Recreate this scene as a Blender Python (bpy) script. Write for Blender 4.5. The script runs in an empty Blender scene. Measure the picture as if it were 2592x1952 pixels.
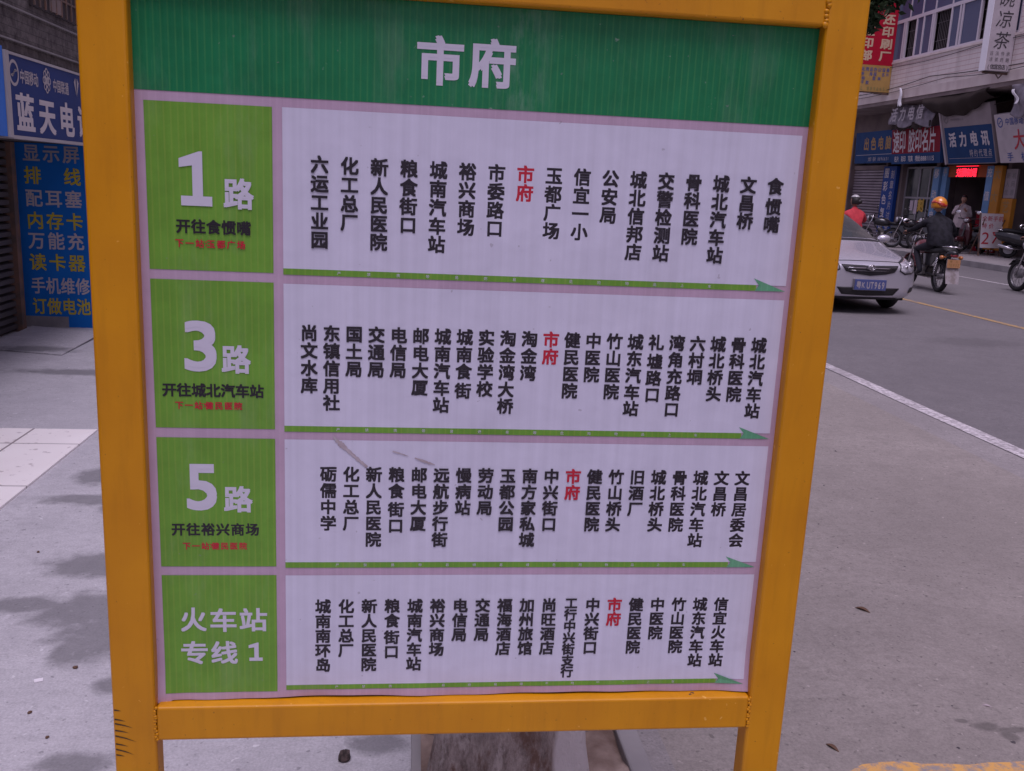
import bpy, bmesh, math, random
from mathutils import Vector, Matrix
R = math.radians
rnd = random.Random(7)
S = bpy.context.scene
COL = S.collection

# ---------------------------------------------------------------- camera
EYE = Vector((0.0, 0.0, 1.5))
YAW, PITCH, ROLL = 0.117924738, 0.216656865, 0.0471593795
fw = Vector((math.sin(YAW)*math.cos(PITCH), math.cos(YAW)*math.cos(PITCH), -math.sin(PITCH)))
r0 = Vector((math.cos(YAW), -math.sin(YAW), 0)); u0 = r0.cross(fw)
rt = math.cos(ROLL)*r0 + math.sin(ROLL)*u0
up = -math.sin(ROLL)*r0 + math.cos(ROLL)*u0
cam = bpy.data.cameras.new('camera'); cam.sensor_width = 36; cam.lens = 2321.19/2592*36
cam.clip_end = 2000; cam.clip_start = 0.02
co = bpy.data.objects.new('camera', cam); COL.objects.link(co)
m = Matrix((rt, up, -fw)).transposed().to_4x4(); m.translation = EYE
co.matrix_world = m
S.camera = co

# ---------------------------------------------------------------- sky, sun, exposure
SUN_EL, SUN_AZ = 72, 190          # degrees; azimuth clockwise from +Y
w = bpy.data.worlds.new('World'); S.world = w; w.use_nodes = True
nt = w.node_tree; nt.nodes.clear()
sky = nt.nodes.new('ShaderNodeTexSky'); sky.sky_type = 'NISHITA'; sky.sun_disc = False
sky.sun_elevation = R(SUN_EL); sky.sun_rotation = R(SUN_AZ)
sky.air_density = 1.0; sky.dust_density = 1.5; sky.ozone_density = 1.0
hs = nt.nodes.new('ShaderNodeHueSaturation'); hs.inputs['Saturation'].default_value = 0.18
tint = nt.nodes.new('ShaderNodeMix'); tint.data_type = 'RGBA'; tint.blend_type = 'MULTIPLY'
tint.inputs[0].default_value = 1.0; tint.inputs[7].default_value = (1.0, 0.87, 1.20, 1)
bg = nt.nodes.new('ShaderNodeBackground'); bg.inputs[1].default_value = 0.065
out = nt.nodes.new('ShaderNodeOutputWorld')
nt.links.new(sky.outputs[0], hs.inputs['Color']); nt.links.new(hs.outputs[0], tint.inputs[6])
nt.links.new(tint.outputs[2], bg.inputs[0]); nt.links.new(bg.outputs[0], out.inputs[0])
sd = bpy.data.lights.new('sun', 'SUN'); sd.energy = 1.5; sd.angle = R(40); sd.color = (1.0, 0.89, 1.06)
so = bpy.data.objects.new('sun', sd); COL.objects.link(so)
sv = Vector((math.sin(R(SUN_AZ))*math.cos(R(SUN_EL)), math.cos(R(SUN_AZ))*math.cos(R(SUN_EL)), math.sin(R(SUN_EL))))
so.rotation_euler = sv.to_track_quat('Z', 'Y').to_euler(); so.location = (0, 0, 30)
S.view_settings.view_transform = 'Standard'; S.view_settings.look = 'None'
S.view_settings.exposure = 0.54; S.view_settings.gamma = 1

# ---------------------------------------------------------------- materials
def mat(name, c, rough=.6, c2=None, scale=5., lo=.4, hi=.6, bump=0., bscale=None, metal=0., coat=0., detail=6., stretch=None, spec=None, emis=None, estr=0.):
    M = bpy.data.materials.new(name); M.use_nodes = True
    n = M.node_tree.nodes; L = M.node_tree.links
    b = n['Principled BSDF']
    b.inputs['Base Color'].default_value = (*c, 1); b.inputs['Roughness'].default_value = rough
    b.inputs['Metallic'].default_value = metal; b.inputs['Coat Weight'].default_value = coat
    if spec is not None: b.inputs['Specular IOR Level'].default_value = spec
    if emis: b.inputs['Emission Color'].default_value = (*emis, 1); b.inputs['Emission Strength'].default_value = estr
    if c2 or bump:
        tc = n.new('ShaderNodeTexCoord'); vec = tc.outputs['Object']
        if stretch:
            mp = n.new('ShaderNodeMapping'); mp.inputs['Scale'].default_value = stretch
            L.new(vec, mp.inputs[0]); vec = mp.outputs[0]
    if c2:
        nz = n.new('ShaderNodeTexNoise'); nz.inputs['Scale'].default_value = scale; nz.inputs['Detail'].default_value = detail
        cr = n.new('ShaderNodeValToRGB'); cr.color_ramp.elements[0].position = lo; cr.color_ramp.elements[1].position = hi
        cr.color_ramp.elements[0].color = (*c, 1); cr.color_ramp.elements[1].color = (*c2, 1)
        L.new(vec, nz.inputs[0]); L.new(nz.outputs[0], cr.inputs[0]); L.new(cr.outputs[0], b.inputs['Base Color'])
    if bump:
        nb = n.new('ShaderNodeTexNoise'); nb.inputs['Scale'].default_value = bscale or scale; nb.inputs['Detail'].default_value = 8
        bp = n.new('ShaderNodeBump'); bp.inputs['Strength'].default_value = bump; bp.inputs['Distance'].default_value = 0.01
        L.new(vec, nb.inputs[0]); L.new(nb.outputs[0], bp.inputs['Height']); L.new(bp.outputs[0], b.inputs['Normal'])
    return M

class NT:
    """small node builder around a material's tree"""
    def __init__(s, M): s.n = M.node_tree.nodes; s.L = M.node_tree.links; s.b = s.n['Principled BSDF']
    def new(s, t, **kw):
        x = s.n.new(t)
        for k, v in kw.items(): setattr(x, k, v)
        return x
    def put(s, sock, v):
        if hasattr(v, 'links') or isinstance(v, bpy.types.NodeSocket): s.L.new(v, sock)
        else: sock.default_value = v
    def math(s, op, a, b=0., c=None, clamp=False):
        x = s.new('ShaderNodeMath', operation=op, use_clamp=clamp); s.put(x.inputs[0], a); s.put(x.inputs[1], b)
        if c is not None: s.put(x.inputs[2], c)
        return x.outputs[0]
    def mix(s, f, a, b, blend='MIX'):
        x = s.new('ShaderNodeMix', data_type='RGBA', blend_type=blend); s.put(x.inputs[0], f)
        s.put(x.inputs[6], a if not isinstance(a, tuple) else (*a, 1)); s.put(x.inputs[7], b if not isinstance(b, tuple) else (*b, 1))
        return x.outputs[2]
    def noise(s, vec, scale, detail=6., rough=.5):
        x = s.new('ShaderNodeTexNoise'); x.inputs['Scale'].default_value = scale; x.inputs['Detail'].default_value = detail
        x.inputs['Roughness'].default_value = rough
        s.L.new(vec, x.inputs[0]); return x.outputs[0]
    def ramp(s, v, lo, hi):
        x = s.new('ShaderNodeMapRange', clamp=True); s.put(x.inputs[0], v); x.inputs[1].default_value = lo; x.inputs[2].default_value = hi
        return x.outputs[0]
    def obj(s): return s.new('ShaderNodeTexCoord').outputs['Object']
    def sep(s, v): x = s.new('ShaderNodeSeparateXYZ'); s.L.new(v, x.inputs[0]); return x.outputs
    def bump(s, h, st, dist=.01):
        x = s.new('ShaderNodeBump'); x.inputs['Strength'].default_value = st; x.inputs['Distance'].default_value = dist
        s.L.new(h, x.inputs['Height']); s.L.new(x.outputs[0], s.b.inputs['Normal'])
    def col(s, v): s.put(s.b.inputs['Base Color'], v)

def blobs(t, pos, lst, wob=.19, wscale=13.):
    """union mask of soft ellipses (x, y, rx, ry) on the ground, edge broken by noise"""
    nz = t.noise(pos, wscale, 8., .62); X, Y, Z = t.sep(pos); acc = None
    for x, y, rx, ry in lst:
        dx = t.math('DIVIDE', t.math('SUBTRACT', X, x), rx); dy = t.math('DIVIDE', t.math('SUBTRACT', Y, y), ry)
        d = t.math('ADD', t.math('MULTIPLY', dx, dx), t.math('MULTIPLY', dy, dy))
        d = t.math('ADD', t.math('SQRT', d), t.math('MULTIPLY', t.math('SUBTRACT', nz, .5), wob*8))
        k = t.math('SUBTRACT', 1., t.ramp(d, .72, 1.35))
        acc = k if acc is None else t.math('MAXIMUM', acc, k)
    return acc

def ground_mat(name, c1, c2, stains=(), dark=.55, fine=.2, rough=.85):
    M = mat(name, c1, rough); t = NT(M); v = t.obj()
    col = t.mix(t.ramp(t.noise(v, .9, 8., .6), .35, .65), c1, c2)
    col = t.mix(t.math('MULTIPLY', t.ramp(t.noise(v, 4.5, 8., .65), .42, .68), .55), col, tuple(x*.82 for x in c1))
    mp = t.new('ShaderNodeMapping'); mp.inputs['Rotation'].default_value = (0, 0, .35); mp.inputs['Scale'].default_value = (1, 3.5, 1); t.L.new(v, mp.inputs[0])
    col = t.mix(t.math('MULTIPLY', t.ramp(t.noise(mp.outputs[0], 11., 8., .75), .5, .72), .5), col, tuple(x*.74 for x in c1))
    col = t.mix(t.ramp(t.noise(v, 24., 6., .75), .48, .72), col, tuple(x*.84 for x in c1))
    sp = t.ramp(t.noise(v, 130., 4., .7), .3, .7)
    col = t.mix(1., col, t.mix(sp, (1-fine,)*3, (1+fine,)*3), 'MULTIPLY')
    pits = t.ramp(t.noise(v, 45., 2.), .66, .72)
    col = t.mix(pits, col, tuple(x*.62 for x in c1))
    chips = t.ramp(t.noise(v, 30., 2.), .70, .74)
    col = t.mix(t.math('MULTIPLY', chips, .5), col, tuple(min(.8, x*1.5) for x in c2))
    if stains:
        mk = blobs(t, v, stains)
        col = t.mix(t.math('MULTIPLY', mk, dark), col, tuple(x*.25 for x in c1))
    t.col(col); t.bump(t.noise(v, 60., 8., .7), .35, .006)
    return M

MT = {}
def frame_paint():
    M = mat('yellow_paint', (.66, .275, .003), .4, spec=.35); t = NT(M); v = t.obj()
    c = t.mix(t.ramp(t.noise(v, 7., 6.), .35, .7), (.66, .280, .003), (.565, .225, .002))
    mp = t.new('ShaderNodeMapping'); mp.inputs['Scale'].default_value = (1, 1, .12); t.L.new(v, mp.inputs[0])
    c = t.mix(t.math('MULTIPLY', t.ramp(t.noise(mp.outputs[0], 45., 6., .6), .5, .8), .35), c, (.36, .14, .004))   # runs of grime
    c = t.mix(t.math('MULTIPLY', t.ramp(t.noise(v, 170., 2.), .70, .76), .55), c, (.22, .085, .01))                  # specks
    c = t.mix(t.ramp(t.noise(v, 38., 4., .7), .715, .73), c, (.12, .06, .03))                                         # chips to rust
    c = t.mix(t.math('MULTIPLY', t.ramp(t.noise(v, 90., 2.), .72, .75), .6), c, (.85, .48, .10))
    t.col(c); t.put(t.b.inputs['Roughness'], t.math('ADD', .32, t.math('MULTIPLY', t.noise(v, 12., 6.), .22)))
    t.bump(t.math('ADD', t.math('MULTIPLY', t.noise(v, 140., 3.), .4), t.noise(v, 14., 3.)), .10, .004); return M
MT['yellow'] = frame_paint()
STAIN = [(-1.13, 3.43, .20, .11), (-1.02, 3.05, .24, .13), (-.92, 2.90, .20, .18), (-1.30, 3.09, .14, .06), (-1.03, 2.78, .06, .11), (-.84, 2.56, .05, .05), (-.82, 2.18, .09, .05), (-1.40, 4.16, .22, .07), (-1.20, 4.05, .14, .10), (-1.50, 4.5, .10, .12), (-1.3, 4.75, .2, .05), (-3.0, 7.7, .3, .10), (-2.3, 6.9, .5, .10), (-.05, 2.24, .07, .05), (-.22, 2.35, .10, .05)]
MT['concrete'] = ground_mat('concrete', (.465, .452, .475), (.545, .53, .55), STAIN, dark=.66, rough=.75)
MT['pave'] = ground_mat('pavement_concrete', (.252, .224, .206), (.310, .276, .255), [(1.72, 2.25, .04, .02), (1.79, 2.23, .05, .015), (1.76, 2.20, .02, .025), (1.66, 2.28, .02, .01)], dark=.55)
MT['asphalt'] = ground_mat('asphalt', (.155, .143, .148), (.182, .168, .172), [(6.3, 9.5, .5, .3)], dark=.25, fine=.2, rough=.8)
MT['gutter'] = ground_mat('gutter', (.25, .228, .226), (.30, .275, .27))
MT['pave_far'] = ground_mat('far_pavement', (.30, .27, .27), (.36, .325, .325))
MT['kerb'] = mat('kerb_stone', (.22, .205, .21), .85, (.30, .28, .28), 3, .35, .65, bump=.3, bscale=30)
def worn_paint(name, c, under, lo=.38, hi=.55, scale=22):
    M = mat(name, c, .6); t = NT(M); v = t.obj()
    k = t.ramp(t.noise(v, scale, 8., .7), lo, hi); k2 = t.ramp(t.noise(v, 2.2, 4.), .2, .5)
    t.col(t.mix(t.math('MULTIPLY', k, k2), under, c)); return M
MT['roadwhite'] = worn_paint('road_white', (.70, .655, .67), (.28, .255, .26), .40, .60, 30)
MT['roadyellow'] = worn_paint('road_yellow', (.55, .33, .09), (.19, .17, .17), .36, .6)
MT['kerbyellow'] = worn_paint('kerb_yellow', (.66, .36, .10), (.27, .24, .235), .40, .55, 32)
# tiles
def tile_mat():
    M = mat('white_tile', (.84, .80, .80), .45); t = NT(M); v = t.obj(); X, Y, Z = t.sep(v)
    def line(a, off, pitch, wdt):
        f = t.math('FRACT', t.math('DIVIDE', t.math('ADD', a, off), pitch)); return t.math('LESS_THAN', f, wdt/pitch)
    g = t.math('MAXIMUM', line(X, 2.106, .70, .012), line(Y, -4.304+7, .70, .010))
    c = t.mix(t.ramp(t.noise(v, 3., 6.), .3, .7), (.90, .85, .82), (.95, .91, .88))
    c = t.mix(t.ramp(t.noise(v, 24., 6.), .62, .72), c, (.60, .54, .53))
    t.col(t.mix(g, c, (.30, .26, .26))); return M
MT['tile'] = tile_mat()
# poster inks
PP = .00893
def ribbed(name, c, amt=.5, rough=.36, mott=.12, line=None, smear=False):
    M = mat(name, c, rough, spec=.3); t = NT(M); v = t.obj(); X, Y, Z = t.sep(v)
    f = t.math('FRACT', t.math('DIVIDE', t.math('ADD', X, 5.), PP))
    ln = t.math('SUBTRACT', 1., t.ramp(t.math('ABSOLUTE', t.math('SUBTRACT', f, .5)), .05, .16))
    brk = t.noise(v, 26., 4.)
    ln = t.math('MULTIPLY', ln, t.math('MULTIPLY', brk, amt))
    line = line or tuple(min(1., x*1.6+.03) for x in c)
    col = t.mix(t.ramp(t.noise(v, 14., 8., .7), .3, .7), tuple(x*(1-mott) for x in c), tuple(x*(1+mott) for x in c))
    # faint vertical print banding
    mp = t.new('ShaderNodeMapping'); mp.inputs['Scale'].default_value = (90, 1, 1.2); t.L.new(v, mp.inputs[0])
    col = t.mix(1., col, t.mix(t.noise(mp.outputs[0], 1., 3.), (.88,)*3, (1.12,)*3), 'MULTIPLY')
    col = t.mix(ln, col, line)
    mp2 = t.new('ShaderNodeMapping'); mp2.inputs['Scale'].default_value = (1, 1, .25); t.L.new(v, mp2.inputs[0])
    col = t.mix(t.math('MULTIPLY', t.ramp(t.noise(mp2.outputs[0], 16., 8., .7), .52, .8), .16), col, (.46, .42, .42))   # thin dust
    col = t.mix(t.math('MULTIPLY', t.ramp(t.noise(v, 95., 2.), .735, .765), .4), col, (.25, .22, .24))
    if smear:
        # header smear: dust and scuffs with sheen painted in, right of the characters; flecks
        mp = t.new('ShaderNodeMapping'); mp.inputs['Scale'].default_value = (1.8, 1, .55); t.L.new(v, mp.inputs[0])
        sheen_dust = t.math('SUBTRACT', 1., t.ramp(t.math('ABSOLUTE', t.math('SUBTRACT', X, .047)), .005, .05))
        sheen_dust = t.math('MULTIPLY', sheen_dust, t.ramp(t.noise(mp.outputs[0], 30., 8., .7), .45, .85))
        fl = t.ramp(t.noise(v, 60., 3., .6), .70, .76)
        col = t.mix(t.math('MULTIPLY', sheen_dust, .40), col, (.42, .50, .45)); col = t.mix(t.math('MULTIPLY', fl, .35), col, (.5, .55, .5))
    t.col(col)
    hgt = t.math('ADD', t.math('MULTIPLY', t.noise(v, 7., 3.), 1.), t.math('MULTIPLY', t.noise(v, 28., 2.), .12))
    if amt > .25: hgt = t.math('ADD', hgt, t.math('MULTIPLY', t.math('ABSOLUTE', t.math('SUBTRACT', f, .5)), .05))
    t.bump(hgt, .30, .012); t.put(t.b.inputs['Roughness'], t.math('ADD', rough-.12, t.math('MULTIPLY', t.noise(v, 9., 6., .7), .26)))
    return M
MT['mauve'] = ribbed('poster_mauve', (.50, .36, .47), .12, mott=.07)
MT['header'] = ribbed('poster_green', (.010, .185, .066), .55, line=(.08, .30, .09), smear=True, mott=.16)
MT['lime'] = ribbed('poster_lime', (.150, .345, .040), .45, line=(.33, .43, .07))
MT['pwhite'] = ribbed('poster_white', (.645, .635, .76), .03, mott=.035)
MT['aqua'] = ribbed('poster_aqua', (.12, .37, .20), .3)
MT['ink'] = mat('black_ink', (.018, .013, .020), .4)
MT['redink'] = mat('red_ink', (.52, .010, .035), .4)
MT['whiteink'] = mat('white_ink', (.63, .61, .71), .4)
MT['board'] = mat('grey_board', (.25, .24, .25), .8, (.32, .3, .3), 8)
MT['scuff'] = mat('dark_scuff', (.05, .035, .02), .8)
MT['stainm'] = mat('dirt_smear', (.36, .29, .30), .8, (.50, .44, .47), 60, .35, .65)
# street
MT['glass'] = mat('window_glass', (.070, .085, .16), .3, (.095, .105, .18), .35, .4, .6, spec=.18)
MT['alu'] = mat('white_aluminium', (.60, .55, .60), .45)
MT['alu2'] = mat('grey_bars', (.16, .14, .15), .6)
MT['doorfr'] = mat('door_frame', (.30, .28, .30), .5)
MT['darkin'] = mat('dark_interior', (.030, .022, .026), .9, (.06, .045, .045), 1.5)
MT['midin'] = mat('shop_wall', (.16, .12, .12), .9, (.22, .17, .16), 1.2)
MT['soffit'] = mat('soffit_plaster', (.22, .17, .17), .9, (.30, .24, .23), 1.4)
def tilewall():
    M = mat('banded_tile', (.62, .52, .49), .5); t = NT(M); v = t.obj(); X, Y, Z = t.sep(v)
    f = t.math('FRACT', t.math('DIVIDE', t.math('ADD', Z, .03), .128))
    ln = t.math('LESS_THAN', f, .15)
    g = t.math('FRACT', t.math('DIVIDE', Y, .24)); jn = t.math('LESS_THAN', g, .05)
    c = t.mix(t.ramp(t.noise(v, 1.6, 6.), .3, .7), (.68, .60, .585), (.80, .72, .70))
    c = t.mix(t.math('MULTIPLY', jn, .25), c, (.4, .3, .29)); c = t.mix(t.math('MULTIPLY', ln, .62), c, (.45, .25, .24))
    mp = t.new('ShaderNodeMapping'); mp.inputs['Scale'].default_value = (1, 2.5, .3); t.L.new(v, mp.inputs[0])
    c = t.mix(t.math('MULTIPLY', t.ramp(t.noise(mp.outputs[0], 1.5, 6.), .5, .75), .35), c, (.25, .19, .18))
    t.col(c); return M
MT['bandtile'] = tilewall()
MT['plaster'] = mat('cream_plaster', (.72, .63, .60), .8, (.58, .48, .46), 1.2, .4, .75, stretch=(1, 2, .6))
def grimewall():
    M = mat('grimy_mosaic', (.10, .085, .08), .85); t = NT(M); v = t.obj()
    c = t.mix(t.ramp(t.noise(v, 9., 8., .75), .35, .65), (.045, .034, .036), (.19, .165, .16))
    br = t.new('ShaderNodeTexBrick'); br.inputs['Scale'].default_value = 9.; br.inputs['Color1'].default_value = (1, 1, 1, 1); br.inputs['Color2'].default_value = (.75, .75, .75, 1)
    br.inputs['Mortar'].default_value = (.4, .4, .4, 1); mp = t.new('ShaderNodeMapping'); mp.inputs['Rotation'].default_value = (R(90), 0, R(90)); t.L.new(v, mp.inputs[0]); t.L.new(mp.outputs[0], br.inputs[0])
    t.col(t.mix(1., c, br.outputs[0], 'MULTIPLY')); t.bump(t.noise(v, 30., 6.), .5, .02); return M
MT['grime'] = grimewall()
def shutter_mat(name, c, pitch):
    M = mat(name, c, .55); t = NT(M); v = t.obj(); X, Y, Z = t.sep(v)
    c1 = t.mix(t.ramp(t.noise(v, 2., 6.), .35, .7), c, tuple(x*.7 for x in c)); t.col(c1); return M
MT['shutL'] = shutter_mat('shutter_dark', (.075, .065, .07), .07)
MT['shutR'] = shutter_mat('shutter_grey', (.34, .28, .31), .1)
def flat(name, c, rough=.55, var=.85, sc=3., **k):
    k.setdefault('spec', .2); return mat(name, c, rough, tuple(x*var for x in c), sc, .35, .7, **k)
MT['navy'] = flat('sign_navy', (.010, .034, .17)); MT['blue'] = flat('sign_blue', (.018, .060, .17), .7); MT['paneblue'] = flat('panel_blue', (.010, .175, .62))
MT['skyblue'] = flat('sign_sky_blue', (.05, .20, .68)); MT['ltblue'] = flat('banner_light_blue', (.15, .29, .50)); MT['dkblue'] = flat('banner_blue', (.014, .06, .27))
MT['signred'] = flat('sign_red', (.25, .016, .030), .75); MT['banred'] = flat('banner_red', (.50, .010, .035)); MT['banyel'] = flat('banner_ochre', (.50, .31, .10))
MT['signwhite'] = flat('sign_white', (.56, .50, .52)); MT['signgrey'] = flat('sign_grey', (.33, .28, .29)); MT['trim'] = flat('sign_trim', (.45, .42, .43))
MT['orange'] = flat('banner_orange', (.50, .21, .03)); MT['ledor'] = flat('led_orange_box', (.42, .09, .02)); MT['redcounter'] = flat('counter_red', (.35, .015, .03))
MT['txw'] = mat('sign_text_white', (.58, .53, .55), .5); MT['txdim'] = mat('sign_text_dim', (.42, .38, .40), .5); MT['txy'] = mat('sign_text_yellow', (.62, .50, .04), .5)
MT['txgold'] = mat('sign_text_gold', (.33, .18, .05), .5); MT['txred'] = mat('sign_text_red', (.50, .03, .05), .5); MT['txblue'] = mat('sign_text_blue', (.06, .10, .32), .5)
MT['txgrey'] = mat('sign_text_grey', (.17, .15, .16), .5); MT['txblk'] = mat('sign_text_black', (.05, .045, .05), .6); MT['txgreen'] = mat('sign_text_green', (.22, .22, .08), .6)
MT['txcream'] = mat('sign_text_cream', (.68, .50, .33), .5); MT['txsign'] = mat('sign_text_gold_bright', (.60, .36, .03), .5)
MT['paper'] = mat('paper', (.60, .50, .55), .8); MT['board_white'] = flat('board_white', (.74, .68, .70))
MT['led'] = mat('led_red', (.5, .0, .0), .5, emis=(1., .015, .04), estr=1.6)
MT['ledblack'] = mat('led_black', (.02, .01, .01), .4)
MT['plast'] = flat('plastic_sheet', (.27, .24, .28), .45, .6, 6); MT['plastw'] = mat('plastic_white', (.80, .78, .82), .4); MT['awning'] = flat('dark_canvas', (.05, .038, .035), .9)
MT['wire'] = mat('black_wire', (.04, .035, .035), .7); MT['steel'] = mat('rusty_steel', (.10, .075, .065), .6, (.18, .10, .07), 10)
# tree
def bark():
    M = mat('bark', (.15, .115, .10), .95); t = NT(M); v = t.obj(); X, Y, Z = t.sep(v)
    mp = t.new('ShaderNodeMapping'); mp.inputs['Scale'].default_value = (1, 1, .45); t.L.new(v, mp.inputs[0])
    n1 = t.noise(mp.outputs[0], 34., 8., .78); n2 = t.noise(mp.outputs[0], 9., 8., .68)
    c = t.mix(t.ramp(n1, .3, .7), (.13, .095, .085), (.62, .52, .50)); c = t.mix(t.math('MULTIPLY', t.ramp(n2, .53, .60), .85), c, (.17, .085, .06))
    wash = t.math('MULTIPLY', t.ramp(t.math('ADD', X, t.math('MULTIPLY', n2, .05)), .118, .130), t.math('LESS_THAN', Z, 1.05))
    wash2 = t.math('MULTIPLY', t.ramp(t.math('SUBTRACT', 1., n2), .55, .60), t.math('LESS_THAN', Z, 1.))
    c = t.mix(t.math('MULTIPLY', wash2, .6), c, (.66, .58, .57)); c = t.mix(t.math('MULTIPLY', wash, .9), c, (.80, .74, .76))
    t.col(c); t.bump(n1, .8, .03); return M
MT['bark'] = bark()
MT['leaf'] = mat('leaf_green', (.020, .038, .016), .6, (.042, .068, .024), 3., .4, .6, spec=.25)
MT['soil'] = mat('pit_soil', (.14, .09, .07), .95, (.34, .26, .22), 9, .35, .65, bump=1., bscale=30)
MT['dryleaf'] = mat('dry_leaf', (.12, .065, .04), .8); MT['pebble'] = mat('dark_pebble', (.07, .06, .065), .8); MT['litter'] = mat('white_litter', (.8, .77, .8), .7)
MT['clod'] = mat('dark_clod', (.04, .03, .028), .95, (.14, .10, .09), 60)
# vehicles
MT['silver'] = mat('silver_paint', (.58, .56, .615), .25, metal=.5, coat=.8); MT['chrome'] = mat('chrome', (.62, .60, .62), .14, metal=1.)
MT['black'] = mat('black_plastic', (.018, .016, .018), .45); MT['tyre'] = mat('tyre_rubber', (.022, .020, .021), .85); MT['carglass'] = mat('car_glass', (.035, .040, .040), .05, (.10, .09, .085), 2.2, .45, .65, spec=.5)
MT['lamp'] = mat('lamp_glass', (.26, .25, .28), .08, (.56, .54, .58), 14, .42, .58, coat=1.); MT['plateblue'] = mat('plate_blue', (.075, .095, .25), .5); MT['alloy'] = mat('alloy', (.35, .34, .36), .35, metal=.8)
MT['mred'] = mat('bike_red', (.15, .008, .010), .28, coat=.7); MT['mblack'] = mat('bike_black', (.016, .015, .018), .28, coat=.6); MT['mmaroon'] = mat('bike_maroon', (.05, .006, .012), .3, coat=.7)
MT['engine'] = mat('engine_metal', (.14, .13, .125), .5, (.24, .22, .2), 20, metal=.5); MT['seatv'] = mat('seat_vinyl', (.014, .013, .015), .6); MT['flap'] = mat('mud_flap', (.36, .32, .33), .8, (.24, .2, .19), 12)
MT['mplate'] = mat('plate_ochre', (.50, .25, .11), .6); MT['tail'] = mat('tail_red', (.28, .015, .02), .2, coat=1.); MT['amber'] = mat('amber', (.50, .16, .03), .2, coat=1.); MT['mirrorg'] = mat('mirror_glass', (.95, .95, .97), .04, metal=1.)
# people
MT['skin'] = mat('skin', (.36, .19, .13), .6); MT['hair'] = mat('hair', (.016, .012, .012), .55); MT['jacket'] = mat('black_jacket', (.008, .0075, .011), .8, (.018, .017, .024), 14, spec=.25); MT['trous'] = mat('dark_trousers', (.020, .019, .028), .85)
MT['jeans'] = mat('blue_jeans', (.022, .026, .065), .85); MT['redtop'] = mat('red_top', (.56, .040, .055), .8, (.46, .03, .045), 12); MT['whitejk'] = mat('white_jacket', (.56, .47, .47), .8, (.45, .37, .38), 10); MT['shoe'] = mat('shoe', (.03, .025, .025), .6)
MT['brownjk'] = mat('brown_jacket', (.05, .04, .035), .8); MT['hely'] = mat('helmet_yellow', (.66, .24, .015), .25, coat=.6); MT['helr'] = mat('helmet_flame', (.45, .04, .02), .2, coat=.8); MT['visor'] = mat('visor', (.03, .03, .035), .08, coat=1.); MT['helg'] = mat('helmet_grey', (.45, .43, .43), .3, coat=.5)

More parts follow.
